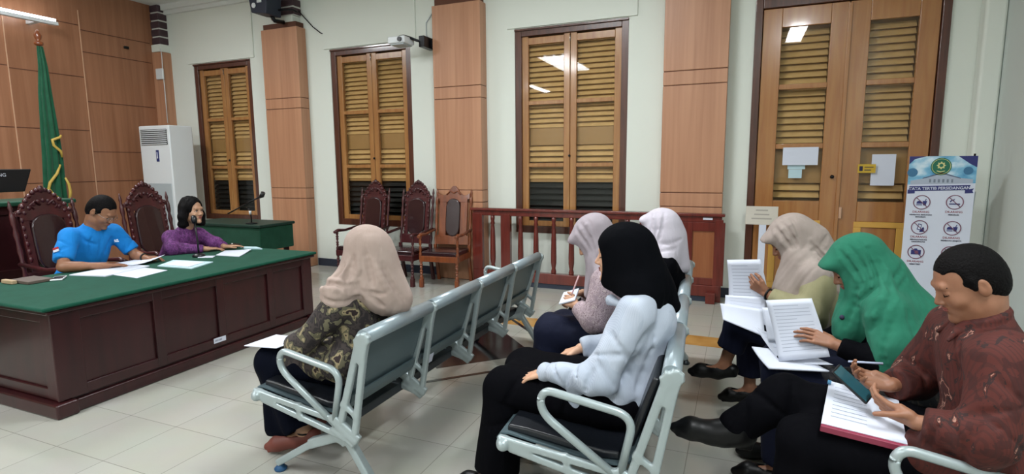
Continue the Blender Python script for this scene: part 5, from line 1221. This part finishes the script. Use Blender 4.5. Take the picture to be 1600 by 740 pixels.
shoe(r, J, 'N', F_blackshoe); shoe(r, J, 'F', F_blackshoe)
w_ = V3(*J['wrN']); d_ = unit(w_-V3(*J['elN'])); a1 = unit(np.cross(d_, UP)); a2 = np.cross(a1, d_)
m = MB(); m.tube([w_-d_*.012+.031*(math.cos(q)*a1+math.sin(q)*a2) for q in np.linspace(0, 2*math.pi, 21)[:-1]], .006, 8, closed=True); wt = m.obj('watch_strap', F_blackshoe, r)
MB().obox(w_-d_*.012-a1*-.034, (d_, a2, a1), (.017, .016, .006)).obj('watch_face', M['black'], wt, bev=.003)
# raised sheet and the sheaf under it
def page(name, c4, label, mt=None, bend=.015, lines=14, th=.0012, parent=None, group=None):
    """a sheet of paper with four 3D corners (top-left, top-right, bottom-right, bottom-left), gently bent, with printed lines"""
    A, B_, C_, D_ = [V3(*p) for p in c4]; nrm = unit(np.cross(B_-A, D_-A)); n_ = 10
    def pt(u_, v_, o=0.): return (1-u_)*(1-v_)*A+u_*(1-v_)*B_+u_*v_*C_+(1-u_)*v_*D_+nrm*(bend*math.sin(math.pi*v_)+o)
    m = MB(); vs = [pt(i/n_, j/n_, th/2) for i in range(n_+1) for j in range(n_+1)]+[pt(i/n_, j/n_, -th/2) for i in range(n_+1) for j in range(n_+1)]; N1 = n_+1; K = N1*N1; fs = []
    for i in range(n_):
        for j in range(n_): q = i*N1+j; fs += [(q, q+N1, q+N1+1, q+1), (K+q, K+q+1, K+q+N1+1, K+q+N1)]
    ed = [i*N1 for i in range(N1)]+[n_*N1+j for j in range(1, N1)]+[i*N1+n_ for i in range(n_-1, -1, -1)]+[j for j in range(n_-1, 0, -1)]
    for p, q in zip(ed, ed[1:]+ed[:1]): fs.append((p, q, K+q, K+p))
    m.add(vs, fs, True); o = m.obj(name, mt or M['paper'], None); tag(o, label, 'paper', group)
    if lines:
        for sgn in (1, -1):
            rs = random.Random(len(label)); m = MB()
            for k in range(lines):
                v0 = .10+.8*k/lines; u1 = .88 if k % 4 else .5+.3*rs.random()
                v1 = v0+.010
                P4 = []
                n2 = 6; a_ = [pt(.12+(u1-.12)*i/n2, v0, sgn*(th/2+.0003)) for i in range(n2+1)]+[pt(.12+(u1-.12)*i/n2, v1, sgn*(th/2+.0003)) for i in range(n2+1)]
                m.add(a_, [(i, i+1, n2+1+i+1, n2+1+i) for i in range(n2)])
            m.obj('printed_lines', plain('print_soft_grey', 'a9b0c2', .8) if 'print_soft_grey' not in bpy.data.materials else bpy.data.materials['print_soft_grey'], o)
    return o
page('paper_sheet', [(-.05, 3.42, .99), (.125, 3.32, 1.02), (.195, 3.33, .675), (-.035, 3.40, .650)], 'raised printed sheet in the hand of the woman in sage jacket', bend=.02)
page('paper_sheet', [(-.075, 3.37, .735), (.15, 3.31, .735), (.165, 3.24, .60), (-.055, 3.28, .665)], 'stack of sheets drooping below the raised sheet by the woman in sage jacket', bend=.01, lines=0, th=.006)
page('paper_sheet', [(-.05, 3.41, .78), (.165, 3.35, .80), (.180, 3.29, .65), (-.06, 3.34, .69)], 'curled sheet between the raised sheet and the drooping stack', bend=.015, lines=6)

# --- woman in the green headscarf, right bench
J = dict(pel=(.68, 2.90, .54), ch=(.62, 2.90, .86), nk=(.585, 2.90, .95), shN=(.62, 2.745, .875), shF=(.60, 3.06, .875),
         elN=(.60, 2.67, .70), wrN=(.42, 2.72, .755), elF=(.50, 3.10, .67), wrF=(.33, 2.98, .68),
         knN=(.24, 2.79, .555), anN=(.25, 2.78, .1), toN=(.05, 2.78, .04), knF=(.24, 3.0, .55), anF=(.27, 3.0, .1), toF=(.07, 3.0, .04))
H = Head((.515, 2.90, 1.085), 182, 34, 0, 1.08)
r = person('woman_green', 'woman in long green headscarf leafing through printed sheets', J, H, SKIN['brown'], True,
           dict(N=dict(d=(-1, .05, .30), n=(-.15, -.55, .6), side=1, curl=(.25, .35, .25), thumb=(.8, .4, -.3)), F=dict(d=(-1, -.3, .0), n=(0, .3, 1), side=-1)))
b = Blob(); body_core(b, J, 1.0, .018); sleeve(b, J, 'N', .07, .06, .042, .93); sleeve(b, J, 'F', .07, .06, .042, .93); blob_obj('black_top', b, .009, F_blackcl, r)
b = Blob(); trouser(b, J, 'N', .12, .10, .10, .97); trouser(b, J, 'F', .12, .10, .10, .97); b.cap((.6, 2.9, .54), (.28, 2.9, .54), .11, .10, .06); b.cap((.24, 2.9, .5), (.25, 2.9, .2), .09, .10, .06); b.cut((.25, 2.9, .12), (0, 0, -1), .25)
blob_obj('dark_dress', b, .010, F_navy, r, disp=folds(.005, 20, 52))
b = Blob(); b.cap((.55, 2.66, .58), (.75, 2.68, .57), .06, .07, .04); b.cap((.5, 2.72, .60), (.4, 2.74, .60), .05, .04, .04); blob_obj('printed_dress_fold', b, .008, F_darkprint, r, disp=folds(.006, 30, 53))
b = Blob(); hijab_head(b, H, .026); b.cap((.57, 2.9, 1.02), (.62, 2.75, .90), .09, .085, .07); b.cap((.57, 2.9, 1.02), (.61, 3.05, .90), .09, .085, .07); b.cap((.62, 2.9, 1.05), (.72, 2.9, .86), .09, .12, .07)
b.chain([(.62, 2.75, .90), (.64, 2.68, .78), (.63, 2.66, .69)], [.085, .085, .075], .05); b.cap((.72, 2.86, .86), (.755, 2.80, .62), .12, .085, .06); b.cap((.70, 2.72, .80), (.73, 2.68, .60), .08, .065, .06)
b.cap((.55, 2.88, .98), (.495, 2.86, .82), .08, .065, .06); b.cap((.50, 2.84, .86), (.47, 2.83, .77), .05, .04, .05); b.ell((.60, 2.95, .82), (.15, .16, .16), None, .06)
wraps(b, H, -1, .010)
SKIP = ([[(.52, 2.80, 1.0), (.60, 2.70, .95), (.68, 2.66, .86), (.72, 2.62, .72)], [(.55, 2.79, 1.02), (.66, 2.74, .99), (.75, 2.72, .88), (.79, 2.70, .74)], [(.50, 2.80, .97), (.53, 2.70, .90), (.56, 2.62, .80), (.58, 2.60, .72)], [(.46, 2.82, .97), (.44, 2.79, .88), (.43, 2.78, .80)]])
b.rolls([[(.551, 2.74, 1.24), (.608, 2.70, 1.10), (.575, 2.70, .97), (.53, 2.72, .82)], [(.60, 2.72, 1.17), (.66, 2.70, 1.07), (.60, 2.68, .94), (.535, 2.70, .87)]], .017, .012, .006)
b.creases([[(.57, 2.72, 1.22), (.632, 2.68, 1.09), (.60, 2.66, .96), (.55, 2.68, .84)], [(.64, 2.70, 1.04), (.60, 2.66, .99), (.56, 2.66, .92)], [(.70, 2.64, .97), (.69, 2.62, .82), (.70, 2.60, .68)], [(.60, 2.62, .90), (.58, 2.60, .78), (.60, 2.60, .69)], [(.76, 2.68, .93), (.78, 2.66, .80), (.76, 2.64, .66)], [(.50, 2.78, 1.02), (.49, 2.78, .92), (.47, 2.78, .82)]], .006, .02)
b.cut((.50, 2.62, .735), (-.75, -.2, -1), .12); hijab_open(b, H)
blob_obj('headscarf', b, .006, F_green, r, fine=[(H.p(0, .02, .0), .15, .0045)], disp=drape(H, (.60, 2.90, .99), .006, 11, 54, .4, .35)); face_extras(r, H)
MB().ball((.455, 2.795, .86), .011, 10, 7).obj('headscarf_pin', M['darkink'], r)
shoe(r, J, 'N', F_blackshoe, h=.008); shoe(r, J, 'F', F_blackshoe, h=.008)
page('paper_sheet', [(.14, 2.82, .905), (.325, 2.76, .945), (.405, 2.70, .70), (.205, 2.73, .64)], 'upright printed sheet held by the woman in green headscarf', bend=.012)
page('paper_sheet', [(.10, 2.90, .75), (.26, 2.84, .70), (.42, 2.70, .665), (.22, 2.74, .625)], 'loose sheet lying under the upright one on the green scarf woman lap', bend=.01, lines=6)
page('paper_sheet', [(.09, 2.84, .66), (.30, 2.82, .665), (.40, 2.66, .645), (.16, 2.66, .625)], 'lowest sheaf of sheets on the lap beside the green headscarf', bend=.008, lines=0, th=.008)
page('paper_sheet', [(.13, 2.93, .84), (.24, 2.90, .86), (.29, 2.82, .72), (.16, 2.84, .70)], 'white sheet edge left behind the upright sheet', bend=.01, lines=0)

# --- man in brown batik with phone and folder, right bench
J = dict(pel=(.85, 2.19, .55), ch=(.78, 2.21, .92), nk=(.765, 2.21, 1.03), shN=(.765, 2.035, .955), shF=(.745, 2.39, .955),
         elN=(.72, 1.975, .735), wrN=(.565, 2.06, .715), elF=(.66, 2.45, .73), wrF=(.545, 2.30, .745),
         knN=(.26, 2.12, .56), anN=(.22, 2.13, .10), toN=(-.01, 2.12, .04), knF=(.20, 2.34, .625), anF=(.03, 2.30, .490), toF=(-.195, 2.27, .462))
H = Head((.708, 2.20, 1.162), 186, 28, 0, .985)
r = person('man_batik', 'man in brown batik shirt reading a phone on the right bench', J, H, SKIN['brown'], False,
           dict(N=dict(d=(-1, .62, .22), n=(-.2, -.75, -.5), side=1, curl=(.30, .5, .5), sc=1.0, thumb=(.75, .2, .75), tcurl=.15), F=dict(d=(-1, -.15, .2), n=(-.1, .6, -.75), side=-1, curl=(.35, .6, .5), sc=1.0, thumb=(.7, .4, .6), tcurl=.15)), body=1.02)
b = Blob(); body_core(b, J, 1.05, .022); sleeve(b, J, 'N', .088, .078, .052, .90); sleeve(b, J, 'F', .088, .078, .052, .90); b.ell((.83, 2.19, .62), (.17, .20, .16), None, .05); b.cap((.74, 2.05, .62), (.60, 2.06, .61), .09, .07, .05)
b.sub_cap(H.p(0, -.02, -.11), H.p(0, .04, -.20), .050, .058, .01)
limb_folds(b, J['shN'], J['elN'], .09, (.35, .6, .85), slant=.05); limb_folds(b, J['elN'], J['wrN'], .07, (.1, .35, .6, .8), slant=.03); limb_folds(b, J['elF'], J['wrF'], .07, (.3, .6), out=(0, -.3, 1))
b.creases([[(.66, 2.12, .92), (.65, 2.08, .80), (.66, 2.05, .68)], [(.86, 2.04, .95), (.86, 2.0, .85), (.82, 1.98, .74)], [(.70, 2.12, .96), (.70, 2.06, .88), (.72, 2.03, .80)]], .006, .02)
blob_obj('batik_shirt', b, .007, F_batik, r, disp=folds(.006, 22, 61))
b = Blob(); nk = V3(*J['nk']); c0_ = nk+V3(-.012, 0, .0)
for k in range(14):
    q0, q1 = [math.radians(40+280*(k+i)/14-180+0) for i in (0, 1)]
    P_ = [c0_+V3(.062*math.cos(q)+(.0), .068*math.sin(q), .028*math.cos(q)+.02) for q in (q0, q1)]
    b.cap(P_[0], P_[1], .016, .016, .006); b.cap(P_[0]-V3(0, 0, .022), P_[1]-V3(0, 0, .022), .020, .020, .006)
b.cap(c0_+V3(-.062, -.035, -.015), c0_+V3(-.095, -.055, -.055), .012, .007, .02); b.cap(c0_+V3(-.062, .035, -.015), c0_+V3(-.095, .05, -.055), .012, .007, .02)
blob_obj('shirt_collar', b, .004, F_batik, r)
b = Blob(); trouser(b, J, 'N', .125, .092, .085, .93); trouser(b, J, 'F', .120, .088, .068, 1.0, cut=False); b.cap((.7, 2.24, .54), (.3, 2.24, .54), .09, .08, .05)
limb_folds(b, (.3, 2.34, .64), J['anF'], .09, (.2, .5, .8), out=(-.2, -.6, .7), r=.006); blob_obj('trousers', b, .008, F_blackcl, r, disp=folds(.005, 20, 62))
shoe(r, J, 'N', F_blackshoe, 1.25, flat=False); shoe(r, J, 'F', F_blackshoe, 1.25, flat=False)
b = Blob(); b.cap(V3(*J['anF'])+V3(.06, 0, .03), V3(*J['anF'])+V3(-.0, 0, -.0), .052, .05, .01); blob_obj('sock', b, .006, F_blackcl, r)
def short_hair(H, name='hair', back=.006, front=.052, line=.05, seed=5, side=.0):
    p, e, B = H.p, H.e, H.B; b = Blob(); b.ell(p(0, -.016, .036), e(.0815, .0955, .0925), B, .02); b.ell(p(0, -.052, -.01), e(.073, .058, .075), B, .03)
    b.sub_ell(p(0, .104, -.022), e(.098, .080, .104), B, .006); b.sub_ell(p(0, .03, -.105), e(.11, .075, .10), B, .012)
    for s in (-1, 1): b.sub_ell(p(s*.070, .066, .048), e(.034, .036, .038), B, .006)
    for s in (-1, 1): b.cap(p(s*.0745, .012, .03), p(s*.0745, .010, -.002), .010*H.s, .006*H.s, .012)
    return b
b = short_hair(H); blob_obj('hair', b, .0035, M['hair'], r, disp=folds(.0007, 260, 65, (1, 1, 1))); face_extras(r, H)
# red folder with white sheets on his lap, phone in his hands
FA, FB, FC_, FD = V3(.352, 2.34, .700), V3(.575, 2.30, .672), V3(.535, 2.00, .640), V3(.290, 2.03, .655)
nf = unit(np.cross(FB-FA, FD-FA)); nf = nf*np.sign(nf[2]); 
def slab4(c4, t0, t1): return MB().add([p+nf*t0 for p in c4]+[p+nf*t1 for p in c4], [(0, 1, 2, 3), (7, 6, 5, 4), (0, 4, 5, 1), (1, 5, 6, 2), (2, 6, 7, 3), (3, 7, 4, 0)])
t = thing('folder', 'dark red folder with white sheets on the lap of the man in batik', 'folder', tuple((FA+FC_)/2))
slab4([FA, FB, FC_, FD], -.010, .014).obj('folder_cover', M['red'], t, bev=.004)
cc = (FA+FB+FC_+FD)/4; sh_ = [cc+(p-cc)*.985+V3(.0, .012, 0) for p in (FA, FB, FC_, FD)]
pg = slab4(sh_, .0145, .0175).obj('folder_pages', M['paper'], t)
m = MB()
for k in range(9):
    v0 = .12+.085*k; a_ = sh_[0]*(1-v0)+sh_[3]*v0; b_ = sh_[1]*(1-v0)+sh_[2]*v0; m.bar(a_+(b_-a_)*.1+nf*.0178, a_+(b_-a_)*.55+nf*.0178, .002, .0006, tuple(nf))
m.obj('printed_lines', bpy.data.materials['print_soft_grey'], pg)
o = MB().obox(FA+V3(-.0, -.02, .02), (unit(FD-FA), unit(FB-FA), nf), (.012, .006, .003)).obj('folder_clip', plain('clip_blue', '4f7fa0', .4), t)
pc = V3(.405, 2.20, .768); pa = unit((-.75, .25, .62)); pb = unit(np.cross(pa, (0, -.2, 1))); pn = np.cross(pb, pa); pn = pn if pn[2] > 0 else -pn
t = thing('smartphone', 'black smartphone in both hands of the man in batik', 'phone', tuple(pc))
MB().obox(pc, (pa, pb, pn), (.072, .036, .0045)).obj('phone_case', M['black'], t, bev=.004)
MB().obox(pc+pn*.005, (pa, pb, pn), (.066, .032, .0006)).obj('phone_screen', plain('phone_screen_teal', '24505a', .12), t)
o = MB().tube([(.43, 2.44, .772), (.55, 2.46, .772)], [.004, .005], 10).obj('pen', plain('pen_white_blue', 'b9c2dc', .4), None); tag(o, 'white pen with blue cap between the green scarf and the phone', 'pen')

# --- man in the blue T-shirt behind the desk
J = dict(pel=(-5.30, 2.86, .55), ch=(-5.17, 2.92, .93), nk=(-5.12, 2.93, 1.05), shN=(-5.15, 2.745, .985), shF=(-5.15, 3.12, .97),
         elN=(-5.02, 2.615, .765), wrN=(-4.83, 2.84, .750), elF=(-5.02, 3.20, .77), wrF=(-4.90, 3.20, .755),
         knN=(-4.85, 2.78, .53), anN=(-4.9, 2.78, .1), toN=(-4.7, 2.78, .04), knF=(-4.85, 3.0, .53), anF=(-4.9, 3.0, .1), toF=(-4.7, 3.0, .04))
H = Head((-5.03, 2.96, 1.185), 22, 38, 0, 1.10)
r = person('man_blue', 'man in bright blue T-shirt leaning over papers behind the desk', J, H, SKIN['deep'], False,
           dict(N=dict(d=(.35, 1, -.05), n=(0, 0, 1), side=-1, curl=(.25, .35, .25), sc=1.0), F=dict(d=(.75, .6, -.05), n=(0, 0, 1), side=1, curl=(.25, .4, .3), sc=1.0)), arm=1.05)
b = Blob(); body_core(b, J, 1.05, .022)
for s in 'NF':
    sh, el = V3(*J['sh'+s]), V3(*J['el'+s]); b.cap(sh, sh+(el-sh)*.85, .070, .068, .04); b.cut(sh+(el-sh)*.80, unit(el-sh), .11)
b.sub_cap(H.p(0, -.02, -.12), H.p(0, .04, -.20), .05, .055, .01)
limb_folds(b, J['shN'], J['elN'], .075, (.3, .55, .7), out=(.6, -.8, .2)); limb_folds(b, J['shF'], J['elF'], .075, (.35, .6), out=(1, 0, .2))
b.creases([[(-5.0, 2.86, .98), (-5.0, 2.84, .88), (-5.03, 2.85, .78)], [(-4.98, 2.95, .95), (-4.99, 2.94, .85), (-5.0, 2.92, .78)], [(-5.0, 3.04, .95), (-5.0, 3.02, .86), (-5.0, 3.0, .8)], [(-5.06, 2.80, 1.0), (-5.04, 2.83, .94), (-5.02, 2.9, .90)]], .006, .02)
sh_o = blob_obj('blue_tshirt', b, .008, F_blue, r, disp=folds(.006, 22, 71))
b = Blob(); trouser(b, J, 'N', .1, .08, .08, .95); trouser(b, J, 'F', .1, .08, .08, .95); blob_obj('trousers', b, .012, F_blackcl, r)
shoe(r, J, 'N', F_blackshoe, 1.2, .01, False); shoe(r, J, 'F', F_blackshoe, 1.2, .01, False)
b = short_hair(H); blob_obj('hair', b, .004, M['hair'], r, disp=folds(.0007, 260, 75, (1, 1, 1))); face_extras(r, H)
m = MB()
for s in (-1, 1): m.tube([H.p(s*.032+.019*math.cos(q), .0975, .0+.014*math.sin(q)) for q in np.linspace(0, 2*math.pi, 17)[:-1]], .0012, 6, closed=True); m.tube([H.p(s*.051, .096, .004), H.p(s*.078, .07, .008), H.p(s*.082, .0, .006)], .0014, 6)
m.tube([H.p(-.013, .0985, .003), H.p(0, .102, .006), H.p(.013, .0985, .003)], .0012, 6); m.obj('glasses', M['chrome'], r)
def on_surface(blob_c, nrm, half, name, mats, par):
    pass
# flag patch on the sleeve and the small chest print
n1 = unit((.35, -1, .25)); c1 = V3(*J['shN'])+(V3(*J['elN'])-V3(*J['shN']))*.45+n1*.088; u1 = unit(V3(*J['shN'])-V3(*J['elN'])); u1 = unit(u1-n1*np.dot(u1, n1)); s1 = np.cross(u1, n1)
pt_ = MB().obox(c1+u1*.008, (s1, u1, n1), (.022, .009, .004)).obj('flag_patch_red', plain('patch_red', 'b0272f', .7), r); MB().obox(c1-u1*.010, (s1, u1, n1), (.022, .009, .004)).obj('flag_patch_white', M['paper'], r)
c2 = V3(-5.015, 3.045, .915); n2 = unit((1, -.1, .35)); s2 = unit(np.cross((0, 0, 1), n2)); u2 = np.cross(n2, s2)
m = MB(); m.obox(c2, (s2, u2, n2), (.016, .003, .006)).obox(c2+u2*.014+s2*.006, (s2, u2, n2), (.006, .005, .006)).obox(c2+u2*.012-s2*.012, (s2, u2, n2), (.003, .006, .006)); m.obj('chest_print', M['paper'], r)
w_ = V3(*J['wrF']); d_ = unit(w_-V3(*J['elF'])+V3(1e-3, 0, 0)); a1 = unit(np.cross(d_, UP)); a2 = np.cross(a1, d_)
m = MB(); m.tube([w_-d_*.01+.033*(math.cos(q)*a1+math.sin(q)*a2) for q in np.linspace(0, 2*math.pi, 21)[:-1]], .007, 8, closed=True); m.obj('watch', M['black'], r)

# --- woman in purple speaking into the microphone
J = dict(pel=(-5.30, 3.72, .53), ch=(-5.16, 3.76, .82), nk=(-5.10, 3.77, .95), shN=(-5.13, 3.61, .865), shF=(-5.13, 3.94, .855),
         elN=(-5.04, 3.56, .77), wrN=(-4.86, 3.80, .747), elF=(-4.99, 4.00, .765), wrF=(-4.82, 3.96, .75),
         knN=(-4.9, 3.64, .52), anN=(-4.95, 3.64, .1), toN=(-4.75, 3.64, .04), knF=(-4.9, 3.84, .52), anF=(-4.95, 3.84, .1), toF=(-4.75, 3.84, .04))
H = Head((-5.02, 3.785, 1.128), 6, 4, 0, 1.07)
r = person('woman_purple', 'woman with bobbed black hair and purple blouse speaking at the desk', J, H, SKIN['tan'], True,
           dict(N=dict(d=(.5, 1, -.05), n=(0, 0, 1), side=-1, curl=(.2, .3, .2)), F=dict(d=(.6, .8, .02), n=(0, 0, 1), side=1, curl=(.1, .15, .1))))
b = Blob(); body_core(b, J, 1.0, .02); sleeve(b, J, 'N', .07, .062, .045, .9); sleeve(b, J, 'F', .07, .062, .045, .9); b.sub_cap(H.p(0, -.01, -.11), H.p(0, .05, -.17), .045, .05, .012)
blob_obj('purple_blouse', b, .008, F_purple, r, disp=folds(.005, 24, 81))
b = Blob(); trouser(b, J, 'N', .1, .09, .09, .95); trouser(b, J, 'F', .1, .09, .09, .95); blob_obj('trousers', b, .012, F_blackcl, r)
shoe(r, J, 'N', F_blackshoe, 1.1, .01); shoe(r, J, 'F', F_blackshoe, 1.1, .01)
b = Blob(); p, e, B = H.p, H.e, H.B; b.ell(p(0, -.018, .036), e(.088, .106, .098), B, .02); b.ell(p(0, -.05, -.05), e(.088, .062, .12), B, .04)
for s in (-1, 1): b.chain([p(s*.078, -.01, .03), p(s*.098, -.005, -.05), p(s*.100, .0, -.125)], [.03, .038, .036], .03)
b.cap(p(-.06, -.055, -.13), p(.06, -.055, -.13), .04, k=.03); b.sub_ell(p(.0, .106, -.012), e(.070, .080, .108), B, .008); b.sub_ell(p(0, .08, -.13), e(.055, .09, .09), B, .02)
blob_obj('hair', b, .004, M['hair'], r, disp=folds(.003, 60, 85, (1.2, 1.2, .2))); face_extras(r, H, open_eyes=True)
MB().ball(H.p(-.083, -.0, -.04), .006, 8, 6).obj('earring', M['gold'], r)
# papers, phone and notebook on the desk
z = ZT+.001
sheet_paper('paper_stack', [(-4.84, 2.56), (-4.51, 2.63), (-4.62, 3.05), (-4.90, 3.02)], z, M['paper'], 'long low stack of white sheets under the hand of the man in blue', th=.008)
sheet_paper('paper_sheet', [(-4.99, 2.98), (-4.74, 2.98), (-4.72, 3.26), (-5.0, 3.22)], z+.012, M['paper'], 'lifted white sheet between the two hands of the man in blue', th=.003, curl=.05)
sheet_paper('paper_sheet', [(-4.58, 2.70), (-4.22, 2.68), (-4.30, 2.98), (-4.60, 2.99)], z, M['paper'], 'single white sheet nearest the desk front in front of the blue shirt', th=.003)
sheet_paper('paper_sheet', [(-4.55, 3.07), (-4.70, 3.32), (-4.27, 3.38), (-4.16, 3.09)], z, M['paperblue'], 'pale blue folder lying between the two seated people', th=.008)
sheet_paper('paper_sheet', [(-4.53, 3.11), (-4.62, 3.29), (-4.31, 3.33), (-4.23, 3.12)], z+.009, M['paper'], 'white sheet on top of the pale blue folder', th=.003)
sheet_paper('paper_sheet', [(-4.58, 3.66), (-4.74, 3.90), (-4.50, 4.00), (-4.30, 3.68)], z, M['paper'], 'white sheets under the hands of the woman in purple', th=.006, curl=.012)
sheet_paper('paper_sheet', [(-4.62, 3.50), (-4.70, 3.58), (-4.56, 3.64), (-4.50, 3.56)], z, M['paper'], 'small white slip behind the gooseneck microphone', th=.004)
o = sheet_paper('document_wallet', [(-4.66, 4.06), (-4.80, 4.13), (-4.62, 4.17), (-4.46, 4.10)], z, M['paperblue'], 'pale document wallet at the far end of the desk', th=.012)
t = thing('remote_box', 'small black device with grey knobs at the far end of the desk', 'device', (-4.78, 4.1, z))
MB().box((-4.93, 4.03, z), (-4.82, 4.16, z+.035)).obj('device_case', M['black'], t, bev=.006)
MB().lathe([(.012, 0), (.012, .01)], (-4.87, 4.09, z+.035)).obj('device_knob', M['chrome'], t)
o = MB().box((-4.98, 2.24, z), (-4.74, 2.40, z+.022)).obj('notebook', plain('notebook_taupe', '5d5048', .6), None, bev=.004); tag(o, 'dark taupe notebook at the near end of the desk', 'notebook')
o = MB().box((-5.0, 2.20, z), (-4.86, 2.235, z+.028)).obj('wallet', plain('wallet_tan', 'b09878', .6), None, bev=.006); tag(o, 'tan wallet lying beside the notebook at the desk end', 'wallet')
t = thing('smartphone', 'white smartphone lying on the desk beside the notebook', 'phone', (-4.77, 2.46, z)); a_ = unit((-.75, .6, 0)); b_ = V3(-a_[1], a_[0], 0)
MB().obox((-4.77, 2.45, z+.006), (a_, b_, (0, 0, 1)), (.078, .038, .005)).obj('phone_case', M['white'], t, bev=.003)
MB().obox((-4.77, 2.45, z+.0115), (a_, b_, (0, 0, 1)), (.060, .032, .0006)).obj('phone_screen', M['black'], t)
for o in bpy.data.objects:
    if o.type == 'MESH' and o.name.split('.')[0] == 'person': pass
print('SCRIPT TIME', round(time.time()-_T0, 1))
